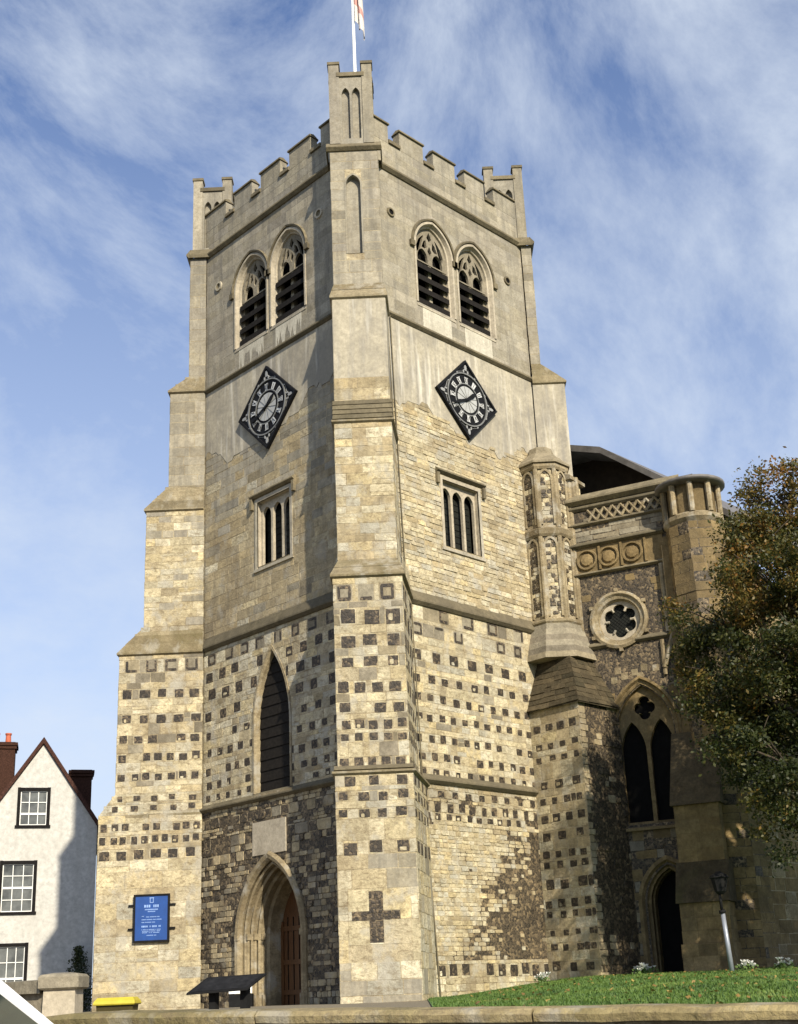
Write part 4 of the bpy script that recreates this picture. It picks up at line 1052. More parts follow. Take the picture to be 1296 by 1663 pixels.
mb.tube([KF.p(ks(2.42), 11.9, .06), KF.p(ks(2.42), 9.5, .06)], .13, 10, 0, rt())
mb.tube([KF.p(ks(2.22), 11.4, .03), KF.p(ks(2.22), 9.4, .03)], .07, 8, 0, rt())
mb.loft([[KF.p(ks(2.42) + r * cos(2 * pi * i / 10), z, .06 + r * sin(2 * pi * i / 10)) for i in range(10)] for r, z in ((.08, 9.2), (.2, 9.45), (.2, 9.55), (.13, 9.62))], 0, rt())
for s, e in ((-1, -.1), (1, .1)):
    mb.tube([KF.p(ks(2.42), 9.45, .1), KF.p(ks(2.42) + s * .4, 8.4, .06)], .075, 6, 0, rt())
mb.tube([KF.p(ks(2.02), 9.2, .04), KF.p(ks(2.02), 8.2, .04)], .06, 6, 0, rt())
mb.build('wall_shaft', [DRESSB], aisle)
mb = MB()       # corner buttress of the aisle, square to this wall
def kb(s0, s1, z0, z1, p0, p1, p0t=None, m=1):
    p0t = p0 if p0t is None else p0t
    mb.hexa([KF.p(ks(s0), z0, -.05), KF.p(ks(s1), z0, -.05), KF.p(ks(s1), z0, p0), KF.p(ks(s0), z0, p0), KF.p(ks(s0), z1, -.05), KF.p(ks(s1), z1, -.05), KF.p(ks(s1), z1, p0t), KF.p(ks(s0), z1, p0t)], m, rt())
def kface(s0, s1, z0, z1, p, fn):
    A = KF.p(ks(s0), 0, p); B = KF.p(ks(s1), 0, p); A2 = KF.p(ks(s1), 0, 0); A0 = KF.p(ks(s0), 0, 0)
    for fr in (Fr(A, B), Fr(B, A2), Fr(A0, A)):
        coursed(mb, fr, z0, z1, (.26, .4), (.35, .8), m=1, jit=.008, off=(.002, .012), joint=.005)
S0, S1 = 2.05, 3.3
kb(S0, S1, -.4, 1.02, 1.72, 0); kface(S0, S1, -.3, 1.02, 1.72, 0)
kb(S0 + .03, S1 - .03, 1.02, 2.0, 1.6, 0); kface(S0 + .03, S1 - .03, 1.02, 2.0, 1.6, 0)
kb(S0 - .04, S1 + .04, 2.0, 3.02, 1.7, 0, 1.22, 6)
kb(S0 + .05, S1 - .05, 3.02, 4.45, 1.2, 0); kface(S0 + .05, S1 - .05, 3.02, 4.45, 1.2, 0)
kb(S0 - .02, S1 + .02, 4.45, 6.5, 1.3, 0, .25, 6)
kb(S0 + .3, S1 - .1, 6.5, 12.1, .22, 0)
mb.build('corner_buttress', AM, aisle, label='stepped stone buttress with two dark sloping tops')
# round corner turret
tcn = Vector((8.63, -4.26, 0))
def rnd_ring(r, z, n=20): return [tcn + Vector((r * cos(2 * pi * i / n), r * sin(2 * pi * i / n), z)) for i in range(n)]
mb = MB()
mb.loft([rnd_ring(.66, 12.45), rnd_ring(.66, 13.4)], 1, rt())
for i in range(9):
    a = 2 * pi * i / 9 + .2; p = tcn + Vector((.76 * cos(a), .76 * sin(a), 0))
    mb.loft([[p + Vector((.085 * cos(t), .085 * sin(t), z)) for t in [2 * pi * j / 8 for j in range(8)]] for z in (12.5, 13.42)], 3, rt())
mb.loft([rnd_ring(.72, 12.2), rnd_ring(.84, 12.34), rnd_ring(.84, 12.46), rnd_ring(.74, 12.52)], 3, rt())
for z0, z1, r, m in ((10.2, 12.22, .82, 1), (-.4, 10.2, .8, 1)):
    P = [tcn + Vector((r * cos(2 * pi * i / 8 + .35), r * sin(2 * pi * i / 8 + .35), 0)) for i in range(8)]
    for i in range(8):
        a, b = P[i], P[(i + 1) % 8]; fr = Fr(a, b)
        if fr.n.dot((a + b) / 2 - tcn) < 0: fr = Fr(b, a)
        sheet(mb, fr, rect(0, z0, fr.w, z1), (), 2)
        coursed(mb, fr, z0, z1, (.22, .34), (.3, .62), m=1, mf=2, jit=.01, off=(0, .012), joint=.005, prob=lambda u, z: .06 if z < 5 or z > 10 else .5)
mb.build('round_turret', AM, aisle)
mb = MB(); mb.loft([rnd_ring(.86, 13.38, 28), rnd_ring(.98, 13.42, 28), rnd_ring(.98, 13.50, 28), rnd_ring(.5, 13.64, 28), rnd_ring(.1, 13.70, 28)], 0); mb.build('turret_cap', [LEAD], aisle, True)
# aisle south wall running back
mb = MB(); SW = Fr((8.9, -4.75), (34, -4.75))
swh = [Arch(4.6 + 5.2 * k, .8, 4.3, 7.2, 1.5) for k in range(4)]
sheet(mb, SW, rect(0, -.4, SW.w, 10.4), [a.pts() for a in swh], 0)
coursed(mb, SW, -.3, 10.3, (.26, .38), (.4, .85), lambda z: .2, lambda z: 14.0, [a.pts(.2) for a in swh], m=1, mf=3, jit=.012, off=(0, .02), joint=.008, prob=lambda u, z: .25)
for a in swh: sweep(mb, SW, a, [(.2, 0), (.2, .05), (0, .02), (0, -.3)], 3, 8)
mb.build('south_wall', AM, aisle)
for k, a in enumerate(swh):
    mb = MB(); sheet(mb, SW, a.pts(.02), (), 0, -.28); mb.build('arched_window', [BLACK], aisle)
mb = MB(); mb.hexa([Vector(p) for p in ((8.6, -5.05, 10.3), (34, -5.05, 10.3), (34, -4.5, 10.3), (8.6, -4.5, 10.3), (8.6, -5.05, 10.6), (34, -5.05, 10.6), (34, -4.5, 11.0), (8.6, -4.5, 11.0))], 0, rt()); mb.build('south_cornice', [TRIM], aisle)
# nave roof with a dark overhanging gable end
mb = MB()
prof = [(1.6, 16.9), (.33, 16.74), (-.77, 16.28), (-3.07, 14.40), (-5.0, 12.75)]
x0, x1 = 9.45, 34.0
top0 = [Vector((x0, y, z)) for y, z in prof]; top1 = [Vector((x1, y, z)) for y, z in prof]
bo0 = [p - Vector((0, 0, .22)) for p in top0]; bo1 = [p - Vector((0, 0, .22)) for p in top1]
ring0 = top0 + list(reversed(bo0)); ring1 = top1 + list(reversed(bo1))
mb.loft([ring0, ring1], 0)
mb.build('nave_roof', [LEAD], aisle)
mb = MB(); gf = [Vector((10.6, y, z - .2)) for y, z in prof] + [Vector((10.6, -5.0, 8)), Vector((10.6, 1.6, 8))]
mb.face(gf, 0); mb.build('gable_boarding', [TIMBER], aisle)
mb = MB(); mb.hexa([Vector(p) for p in ((8.2, 0, 12.9), (8.9, -3.9, 12.6), (10.6, -3.9, 13.2), (10.6, 0, 14.0), (8.2, 0, 13.2), (8.9, -3.9, 12.9), (10.6, -3.9, 13.5), (10.6, 0, 14.3))], 0); mb.build('aisle_gutter_roof', [LEAD], aisle)

# ------------------------------------------------------------------ GROUND
def smooth(x): x = max(0, min(1, x)); return x * x * (3 - 2 * x)
def wall_b(a): return -20.02 - .412 * (a + 1.82)      # line of the retaining wall in the turned frame
def h(a, b):
    r = smooth((a - .2) / 5.0) * smooth((b + 21) / 22.0)
    e = b - wall_b(a)
    base = .035 - .0247 * (max(-3, min(a, 14)) - .72) - .085
    k = smooth((e - 2) / 26.0)
    return base * (1 - k) + (.0 + .36 * smooth((a - .4) / 5.0)) * k + .012 * noise.noise(Vector((a * .6, b * .6, 0)))
GRASS, t, b_ = mat('mown_grass'); v = coords(t)
n_ = noise_n(t, 3, 8, .7, v); r_ = ramp(t, [(.3, (.035, .085, .012)), (.55, (.06, .135, .02)), (.75, (.10, .18, .035))]); t.links.new(n_.outputs[0], r_.inputs[0])
t.links.new(r_.outputs[0], b_.inputs['Base Color']); b_.inputs['Roughness'].default_value = .9
mb = MB(); mb.face([(-3000, -3000, -1.6), (3000, -3000, -1.6), (3000, 3000, -1.6), (-3000, 3000, -1.6)]); g = mb.build('ground', [EARTH]); tag(g, kind='structure')
mb = MB(); mb.hexa([M(-60, -46, -1.59), M(60, -95, -1.59), M(60, wall_b(60) - .3, -1.59), M(-60, wall_b(-60) - .3, -1.59), M(-60, -46, -1.32), M(60, -95, -1.32), M(60, wall_b(60) - .3, -1.32), M(-60, wall_b(-60) - .3, -1.32)]); g = mb.build('road', [STREETM]); tag(g, kind='structure')
def field(name, a0, a1, da, mats, lift=0.0, far=60.0, kind='structure', cut=None):
    mb = MB(); na = int((a1 - a0) / da); bs = [0, .5, 1, 2, 3, 4.5, 6, 8, 10, 12, 14, 16, 18, 20, 22, 24, 26, 30, 36, 45, 60, 80]
    gr = []
    for i in range(na + 1):
        a = a0 + (a1 - a0) * i / na; gr.append([M(a, wall_b(a) + .12 + q_, h(a, wall_b(a) + q_) + lift) for q_ in bs])
    for i in range(na):
        for j in range(len(bs) - 1): mb.face([gr[i][j], gr[i + 1][j], gr[i + 1][j + 1], gr[i][j + 1]])
        mb.face([gr[i][0], gr[i][0] - Vector((0, 0, 1.5)), gr[i + 1][0] - Vector((0, 0, 1.5)), gr[i + 1][0]])
    return mb.build(name, mats, None, True)
g = field('churchyard_path', -40, 1.6, .8, [PATHM]); tag(g, kind='structure')
g = field('lawn', 1.0, 60, .6, [GRASS], .02); tag(g, kind='structure')
# grass blades
BL, t, b_ = mat('grass_blades'); at = N(t, 'ShaderNodeAttribute', attribute_name='tint'); sx = N(t, 'ShaderNodeSeparateColor'); t.links.new(at.outputs['Color'], sx.inputs[0])
r_ = ramp(t, [(0, (.028, .062, .006)), (.5, (.055, .105, .010)), (.85, (.09, .14, .018)), (1, (.17, .155, .04))]); t.links.new(sx.outputs[0], r_.inputs[0]); t.links.new(r_.outputs[0], b_.inputs['Base Color']); b_.inputs['Roughness'].default_value = .7
mb = MB(); rg = random.Random(3)
for k in range(46000):
    dd = 8 + 26 * rg.random() ** .85; a = rg.uniform(1.02, 1 + dd * .32); b = -29.5 + dd
    if b < wall_b(a) + .3 or (b > -1.2 and a < 2) or (b > a - 1.5 and a < 9.5): continue
    p = M(a, b, h(a, b) + .015); an = rg.random() * pi; ln = rg.uniform(.02, .05) * (1.3 if rg.random() < .1 else 1); wv = Vector((cos(an), sin(an), 0)) * rg.uniform(.008, .02); le = Vector((rg.uniform(-.03, .03), rg.uniform(-.03, .03), ln))
    pt = .5 + .9 * noise.noise(Vector((a * .9, b * .5, 2))); mb.face([p - wv, p + wv, p + le], 0, (max(0, min(1, .35 * rg.random() + .65 * pt)), rg.random(), 0))
g = mb.build('grass', [BL]); tag(g, 'short green grass of the lawn right of the tower', 'grass', kind='stuff')

mb = MB()
for k in range(700):
    a = 1.2 + 9 * rg.random() ** .7; b = rg.uniform(-19, 1)
    if b < wall_b(a) + .3 or (b > -1.2 and a < 2) or (b > a - 1.5 and a < 9.5): continue
    p = M(a, b, h(a, b) + rg.uniform(.03, .06)); n0 = Vector((rg.gauss(0, .5), rg.gauss(0, .5), 1)).normalized(); x_ = n0.orthogonal().normalized() * rg.uniform(.03, .055); x_.rotate(Matrix.Rotation(rg.random() * 6, 3, n0)); y_ = n0.cross(x_) * .6
    mb.face([p - x_, p - y_, p + x_, p + y_], 0, (rg.random(), 0, 0))
LITTER, t, b_ = mat('fallen_leaf'); at = N(t, 'ShaderNodeAttribute', attribute_name='tint'); sx = N(t, 'ShaderNodeSeparateColor'); t.links.new(at.outputs['Color'], sx.inputs[0])
r_ = ramp(t, [(0, (.12, .07, .02)), (.5, (.22, .13, .03)), (1, (.30, .22, .06))]); t.links.new(sx.outputs[0], r_.inputs[0]); t.links.new(r_.outputs[0], b_.inputs['Base Color'])
g = mb.build('fallen_leaves', [LITTER]); tag(g, 'scattered brown fallen leaves on the lawn', 'leaves', kind='stuff')

# retaining wall with stone coping
COPE = stone_mat('coping_stone', [(.34, .27, .13), (.40, .32, .17), (.30, .25, .14)], stain=(.10, .09, .035), stain_lo=.42, stain_hi=.62, stain_amt=.8, mottling=.6, bump=1.0, pits=.6)
A0, A1 = -1.9, 12.0
rwall = thing('retaining_wall', M(3, wall_b(3), -1.5), 'low churchyard wall with mossy stone coping along the bottom of the picture', 'wall')
def wz(a): return .035 - .0247 * (a - .72)
def wp(a, e, z): # e = across the wall, negative toward the street
    nrm = Vector((.381, .925)); return M(a + nrm.x * e, wall_b(a) + nrm.y * e, z)
mb = MB(); a = A0; nst = 0
while a < A1:
    ln = rnd.uniform(1.7, 2.1); e = min(a + ln, A1); rings = []
    n = 10
    for i in range(n + 1):
        x = a + .006 + (e - a - .012) * i / n; zz = wz(x) + rnd.uniform(-.004, .004)
        dz = 0
        if nst == 0: dz = -.07 * max(0, 1 - (x - A0) / .35) ** 2
        sec = [(-.24, -.075), (-.25, -.03), (-.21, .0), (.0, .012), (.20, .0), (.24, -.03), (.24, -.075)]
        rings.append([wp(x, q_, zz + w_ + dz + rnd.uniform(-.003, .003)) for q_, w_ in sec])
    mb.loft(rings, 0, rt()); a = e; nst += 1
mb.build('coping', [COPE], rwall)
mb = MB(); wf_ = Fr(wp(A0 + .05, -.16, 0), wp(A1, -.16, 0))
sheet(mb, wf_, rect(0, -1.55, wf_.w, -.15), (), 0)
mb.hexa([wp(A0 + .05, -.155, -1.55), wp(A1, -.155, -1.55), wp(A1, .17, -1.55), wp(A0 + .05, .17, -1.55), wp(A0 + .05, -.155, wz(A0) - .08), wp(A1, -.155, wz(A1) - .08), wp(A1, .17, wz(A1) - .08), wp(A0 + .05, .17, wz(A0) - .08)], 0)
coursed(mb, wf_, -1.52, -.45, (.16, .24), (.3, .6), m=1, jit=.012, off=(0, .02), joint=.01)
mb.build('wall_body', [MORTAR, GREYST], rwall)

# ------------------------------------------------------------------ TREE
LEAF, t, b_ = mat('autumn_leaves'); Lk = t.links.new
at = N(t, 'ShaderNodeAttribute', attribute_name='tint'); sx = N(t, 'ShaderNodeSeparateColor'); Lk(at.outputs['Color'], sx.inputs[0])
r_ = ramp(t, [(0, (.018, .028, .007)), (.3, (.042, .054, .011)), (.55, (.10, .092, .019)), (.78, (.20, .135, .03)), (1, (.29, .135, .026))]); Lk(sx.outputs[0], r_.inputs[0])
Lk(r_.outputs[0], b_.inputs['Base Color']); b_.inputs['Roughness'].default_value = .55
tl = N(t, 'ShaderNodeBsdfTranslucent'); Lk(r_.outputs[0], tl.inputs['Color']); ms = N(t, 'ShaderNodeMixShader'); ms.inputs[0].default_value = .4
Lk(b_.outputs[0], ms.inputs[1]); Lk(tl.outputs[0], ms.inputs[2]); Lk(ms.outputs[0], t.nodes['Material Output'].inputs['Surface'])
tb = M(11.6, -2.2, .25)
tree = thing('tree', tb, 'leafy autumn tree with dark green and russet leaves in front of the aisle', 'tree')
lobes = [(8.1, -2, 6.7, 1.15), (8.2, -1.6, 8.2, 1.1), (8.5, -2.4, 4.9, 1.1), (9.2, -2, 9.6, 1.1), (9.95, -2, 11.1, .75), (10.5, -1.6, 9.6, 1.5), (9.6, -3, 7.2, 1.5), (9.7, -1, 5.2, 1.5), (9.0, -2.2, 3.5, .8), (10.8, -3, 4.2, 1.5), (11.5, -2, 6.5, 1.8), (12, -2, 9, 1.7), (11.2, -1.5, 11, 1.1), (13, -2, 5, 1.7), (13.5, -2, 7.6, 1.8), (10.6, -3.4, 8.4, 1.4), (11.6, 0, 7.4, 1.8), (12.6, -2.5, 11, 1.2), (10.2, -2.2, 3.3, .9), (10.0, -.5, 7.0, 1.4), (12.2, -3.8, 6.2, 1.6), (14.2, -1.5, 9.5, 1.4), (11.9, -1, 3.4, 1.1), (8.9, -1.5, 6.0, 1.3), (9.1, -3, 8.6, 1.2), (12.6, -5, 7.4, 1.9), (13.8, -5.5, 9.4, 1.7), (12.4, -5.4, 5.2, 1.6), (15, -4, 7, 2.0), (14.6, -4, 11, 1.6), (12.9, -4.4, 10, 1.5), (15.5, -6, 9, 1.8), (14.4, -6.8, 6.4, 1.7), (16.4, -5, 11, 1.6), (16, -3, 5, 1.8)]
GAPS = [(Vector(g), r) for g, r in (((8.2, -4.98, 2.1), .30), ((8.3, -5.0, 1.55), .26), ((8.0, -4.8, 3.7), .24))]      # gaps the sun comes through
mb = MB(); rl = random.Random(11)
for (a, b, z, r) in lobes:
    sub = []
    for k in range(int(12 * r * r) + 8):
        while True:
            d_ = Vector((rl.uniform(-1, 1), rl.uniform(-1, 1), rl.uniform(-1, 1)))
            if .25 < d_.length < 1: break
        sub.append((d_ * r * 1.08, rl.uniform(.2, .46), rl.random()))
    for c_, sr, st in sub:
        cc = M(a, b, z) + c_
        for k in range(int(rl.uniform(170, 330))):
            d_ = Vector((rl.gauss(0, 1), rl.gauss(0, 1), rl.gauss(0, .8))) * sr * .52
            p = cc + d_; s = rl.uniform(.030, .060)
            if any((p - g0).cross(sdir).length < gr for g0, gr in GAPS): continue
            nrm = Vector((rl.gauss(0, 1), rl.gauss(0, 1), rl.gauss(.6, 1))).normalized(); x_ = nrm.orthogonal().normalized()
            x_.rotate(Matrix.Rotation(rl.random() * 6.28, 3, nrm)); y_ = nrm.cross(x_)
            warm = max(0, min(1, (z - 5.5) / 7)) * .55 + (.22 if st > .72 else 0)
            tv = max(0, min(1, rl.gauss(.24 + warm * .90 + (st - .5) * .22, .15)))
            mb.face([p - x_ * s, p - y_ * s * .55, p + x_ * s * 1.1, p + y_ * s * .55], 0, (tv, 0, 0))
mb.build('crown', [LEAF], tree)
mb = MB(); tr0 = tb - Vector((0, 0, .4))
mb.tube([tr0, tr0 + Vector((0, 0, .8)), tr0 + M(.05, 0, 2.2), tr0 + M(-.1, .1, 4.2), tr0 + M(-.15, .1, 7), tr0 + M(-.3, 0, 10)], [.42, .32, .28, .23, .15, .05], 10)
for (a, b, z, r) in lobes:
    s0 = tr0 + M(-.1, .05, min(max(2.2, z * .62), 8)); e = M(a, b, z); mid = s0.lerp(e, .5) + Vector((0, 0, .35))
    mb.tube([s0, mid, e], [.11, .07, .025], 6)
    for k in range(4):
        d_ = Vector((rl.uniform(-1, 1), rl.uniform(-1, 1), rl.uniform(-.6, 1))) * r * .9
        mb.tube([mid.lerp(e, .6), e + d_ * .5 + Vector((0, 0, .05)), e + d_], [.03, .02, .008], 5)
mb.build('trunk', [BARK], tree, True)

# ------------------------------------------------------------------ WHITE HOUSE
HB, HK = 15.0, 1.1798
HC, HS = cos(radians(16)), sin(radians(16))
def HM(a, b, z=0.0):
    a_, b_ = HK * (a + 10.48), HK * (b - 15)
    return M(-12.52 + a_ * HC - b_ * HS, 23 + a_ * HS + b_ * HC, HK * z + .12)
house = thing('white_house', HM(-12.5, HB + 3, -.1), 'white limewashed gabled house with red tiled roof left of the tower', 'house')
HF = Fr(HM(-14.46, HB), HM(-10.48, HB)); hx = lambda a: a + 14.46
HR = lambda a, b, c, d: rect(HK * a, HK * b + .12, HK * c, HK * d + .12)
wins = [(-13.25, 6.25, -12.16, 7.53, 3, 3), (-13.72, 3.28, -12.5, 4.97, 3, 4), (-14.28, .55, -12.66, 2.19, 5, 3)]
mb = MB()
gab = [(HK * u, HK * z + .12) for u, z in [(0, -.4), (3.98, -.4), (3.98, 6.2), (2.0, 9.15), (0, 6.2)]]
sheet(mb, HF, gab, [HR(hx(a), b, hx(c), d) for a, b, c, d, _, _ in wins], 0)
for a, b, c, d, _, _ in wins: reveal(mb, HF, HR(hx(a), b, hx(c), d), 0, -.12, 0)
for A, B in ((HM(-10.48, HB), HM(-10.48, HB + 9)), (HM(-14.46, HB + 9), HM(-14.46, HB)), (HM(-10.48, HB + 9), HM(-14.46, HB + 9))):
    f_ = Fr(A, B); sheet(mb, f_, rect(0, -.4, f_.w, HK * 6.2), (), 0)
f_ = Fr(HM(-10.48, HB + 9), HM(-14.46, HB + 9)); sheet(mb, f_, [(HK * u, HK * z + .12) for u, z in [(0, 6.2), (3.98, 6.2), (1.98, 9.15)]], (), 0)
f_ = Fr(HM(-26, HB + 4.5), HM(-14.46, HB + 4.5)); sheet(mb, f_, rect(0, -.4, f_.w, HK * 6.3), (), 0)
mb.build('wall', [LIMEWASH], house)
mb = MB()
for s in (-1, 1):
    e0, e1 = (-12.46 + s * 2.14, 5.98), (-12.46, 9.18)
    th = .14
    rings = []
    for b in (HB - .12, HB + 9.1):
        rings.append([HM(e0[0], b, e0[1]), HM(e1[0], b, e1[1]), HM(e1[0], b, e1[1] + th * 1.6), HM(e0[0] + s * .05, b, e0[1] + th)])
    mb.loft(rings, 0, rt())
# rear wing roof running to the left
mb.hexa([HM(-27, HB + 4.2, 6.1), HM(-12.6, HB + 4.2, 6.1), HM(-12.6, HB + 7.5, 8.95), HM(-27, HB + 7.5, 8.95), HM(-27, HB + 4.2, 6.25), HM(-12.6, HB + 4.2, 6.25), HM(-12.6, HB + 7.5, 9.12), HM(-27, HB + 7.5, 9.12)], 0, rt())
roof = mb.build('roof', [TILE], house)
def chimney(a0, a1, b0, b1, z0, z1, pots):
    mb = MB(); mb.hexa([HM(a0, b0, z0), HM(a1, b0, z0), HM(a1, b1, z0), HM(a0, b1, z0), HM(a0, b0, z1), HM(a1, b0, z1), HM(a1, b1, z1), HM(a0, b1, z1)])
    for k, e in ((0, .05), (1, .09)):
        zz = z1 - .26 + k * .12
        mb.hexa([HM(a0 - e, b0 - e, zz), HM(a1 + e, b0 - e, zz), HM(a1 + e, b1 + e, zz), HM(a0 - e, b1 + e, zz), HM(a0 - e, b0 - e, zz + .11), HM(a1 + e, b0 - e, zz + .11), HM(a1 + e, b1 + e, zz + .11), HM(a0 - e, b1 + e, zz + .11)])
    c_ = mb.build('chimney', [BRICK], roof)
    for a in pots:
        mb = MB(); p = HM(a, (b0 + b1) / 2, z1); n = 12
        mb.loft([[p + Vector((r * cos(2 * pi * i / n), r * sin(2 * pi * i / n), z)) for i in range(n)] for r, z in ((.13, -.02), (.11, .38), (.14, .42), (.14, .48), (.10, .48), (.09, .1))], 0)
        mb.build('chimney_pot', [TERRA], house)
chimney(-14.5, -13.5, HB + 1.6, HB + 2.5, 6.0, 9.55, (-14.2, -13.78))
chimney(-11.45, -10.68, HB + 2.0, HB + 2.7, 5.0, 8.6, ())
for a, b, c, d, nx, nz in wins:
    a, c = hx(a), hx(c)
    mb = MB(); tp = lambda p: HF.p(HK * p.x, HK * p.z + .12, p.y)
    for e in ((a - .02, b - .02, a + .09, d + .06), (c - .09, b - .02, c + .02, d + .06), (a + .09, d - .06, c - .09, d + .05)): mb.box((e[0], -.06, e[1]), (e[2], .03, e[3]), 0, f=tp)
    mb.box((a - .06, -.06, b - .09), (c + .06, .07, b), 0, f=tp)
    wo = mb.build('sash_window', [BLACKTRIM], house)
    mb = MB(); i0, i1, j0, j1 = a + .09, c - .09, b, d - .06
    for k in range(nx + 1): x = i0 + (i1 - i0) * k / nx; wd = .028 if k in (0, nx) else .012; mb.box((x - wd, -.075, j0), (x + wd, -.045, j1), 0, f=tp)
    for k in range(nz + 1):
        z = j0 + (j1 - j0) * k / nz; wd = .035 if k in (0, nz, nz // 2) else .012; mb.box((i0, -.073, z - wd), (i1, -.043, z + wd), 0, f=tp)
    mb.build('glazing_bars', [WHITE], wo)
    mb = MB(); mb.box((i0, -.09, j0), (i1, -.08, j1), 0, f=tp); mb.build('pane', [PANE], wo)
mb = MB(); mb.tube([HM(-10.42, HB - .06, 6.0), HM(-10.42, HB - .06, -.3)], .05, 8); mb.tube([HM(-10.3, HB - .2, 6.0), HM(-10.3, HB + 9, 6.0)], .06, 6); mb.build('drainpipe', [BLACKTRIM], house)

# climbing shrub at the foot of the house
mb = MB(); rs = random.Random(5); sb = HM(-11.0, HB - .5, -.1)
for k in range(2600):
    z = rs.random() ** 1.2 * 2.1; wd = .75 * (1 - z / 2.6)
    p = HM(-11.0 + rs.gauss(.15, .45) * wd, HB - .5 + rs.gauss(0, .2), -.05 + z); s = rs.uniform(.03, .07)
    nrm = Vector((rs.gauss(0, 1), rs.gauss(0, 1), rs.gauss(.4, 1))).normalized(); x_ = nrm.orthogonal().normalized(); y_ = nrm.cross(x_)
    mb.face([p - x_ * s, p - y_ * s * .6, p + x_ * s, p + y_ * s * .6], 0, (max(0, rs.gauss(.15, .12)), 0, 0))
sh = thing('shrub', sb, 'dark scraggly shrub against the right corner of the white house', 'shrub')
mb.build('foliage', [LEAF], sh)
mb = MB()
for k in range(9): mb.tube([sb + HM(rs.uniform(-.1, .1), 0, 0), sb + HM(rs.uniform(-.3, .4), rs.uniform(-.15, .1), 1.1), sb + HM(rs.uniform(-.6, .7), rs.uniform(-.2, .1), rs.uniform(1.5, 2.3))], [.02, .014, .005], 5)
mb.build('stem', [BARK], sh)

# ------------------------------------------------------------------ SMALLER THINGS
UP = .12
# stone gate pier with flat cap and a length of low wall
pier = thing('gate_pier', M(-3.46, -13.8, -.2 + UP), 'squat pale stone gate pier with flat cap beside the white house', 'gate pier')
mb = MB(); mb.hexa([M(-3.68, -14, -.3 + UP), M(-3.28, -14, -.3 + UP), M(-3.28, -13.6, -.3 + UP), M(-3.68, -13.6, -.3 + UP), M(-3.67, -13.99, .24 + UP), M(-3.29, -13.99, .24 + UP), M(-3.29, -13.61, .24 + UP), M(-3.67, -13.61, .24 + UP)]); mb.build('shaft', [DRESS], pier)
mb = MB(); mb.loft([[M(-3.48 + x * e, -13.8 + y * e, z + UP) for x, y in ((-1, -1), (1, -1), (1, 1), (-1, 1))] for e, z in ((.22, .235), (.245, .255), (.245, .38), (.22, .41), (.1, .43))]); mb.build('cap', [GREYST], pier)
lwl = thing('low_wall', M(-4.2, -13.2, -.2 + UP), 'short low stone wall running left from the squat gate pier', 'wall')
mb = MB(); mb.hexa([M(-5.2, -13.2, -.3 + UP), M(-3.7, -13.9, -.3 + UP), M(-3.7, -13.65, -.3 + UP), M(-5.2, -12.95, -.3 + UP), M(-5.2, -13.2, .2 + UP), M(-3.7, -13.9, .2 + UP), M(-3.7, -13.65, .2 + UP), M(-5.2, -12.95, .2 + UP)], 0, rt()); mb.build('wall_body', [GREYST], lwl)
mb = MB(); mb.hexa([M(-5.2, -13.28, .2 + UP), M(-3.72, -13.98, .2 + UP), M(-3.72, -13.57, .2 + UP), M(-5.2, -12.87, .2 + UP), M(-5.2, -13.28, .33 + UP), M(-3.72, -13.98, .35 + UP), M(-3.72, -13.57, .37 + UP), M(-5.2, -12.87, .35 + UP)], 0, (.1, .1, 0)); mb.build('coping', [GREYST], lwl)

# yellow grit bin
gb = thing('grit_bin', M(-6.7, 2.8, -.05 + UP), 'low bin with bright yellow lid at the foot of the left buttress', 'grit bin')
mb = MB(); mb.loft([[M(-6.72 + x * ex, 2.85 + y * ey, z + UP) for x, y in ((-1, -1), (1, -1), (1, 1), (-1, 1))] for ex, ey, z in ((.40, .28, -.5), (.46, .32, .08))]); mb.build('body', [plain('dark_plastic', (.05, .04, .015), .6)], gb)
mb = MB(); mb.loft([[M(-6.72 + x * ex, 2.85 + y * ey, z + UP) for x, y in ((-1, -1), (1, -1), (1, 1), (-1, 1))] for ex, ey, z in ((.50, .38, .06), (.52, .40, .09), (.50, .36, .16), (.44, .26, .24))]); mb.build('lid', [YELLOW], gb)

# information lectern
lec = thing('information_lectern', M(-2.2, -6, -.2), 'dark angled information panel on two black posts before the church door', 'lectern')
lb_ = Matrix.Rotation(radians(12), 3, 'Z'); lo_ = M(-2.42, -6, 0)
def lp(x, y, z): # x along panel, y back, z up ; posts stand at y = 0
    v_ = M(x, y, 0) - M(0, 0, 0)
    return M(-2.62, -6, .12) + M(x * cos(.10) + y * sin(.5), -x * sin(.10) + y * cos(.5)) + Vector((0, 0, z))
mb = MB(); P0 = [(-.60, -.30, .16), (.52, -.30, .20), (.52, .30, .46), (-.60, .30, .43)]
mb.hexa([lp(*p) for p in P0] + [lp(x, y, z + .03) for x, y, z in P0]); mb.build('panel', [IRON], lec)
mb = MB(); P1 = [(-.55, -.26, .215), (.47, -.26, .25), (.47, .26, .474), (-.55, .26, .446)]
mb.face([lp(x, y, z) for x, y, z in P1]); mb.build('printed_sheet', [plain('dark_print', (.014, .014, .015), .7, amt=.5, nscale=9)], lec)
for x in (-.28, .30):
    mb = MB(); mb.hexa([lp(x - .06, -.06, -.5), lp(x + .06, -.06, -.5), lp(x + .06, .06, -.5), lp(x - .06, .06, -.5), lp(x - .06, -.06, .29), lp(x + .06, -.06, .29), lp(x + .06, .06, .33), lp(x - .06, .06, .33)]); mb.build('post', [IRON], lec)

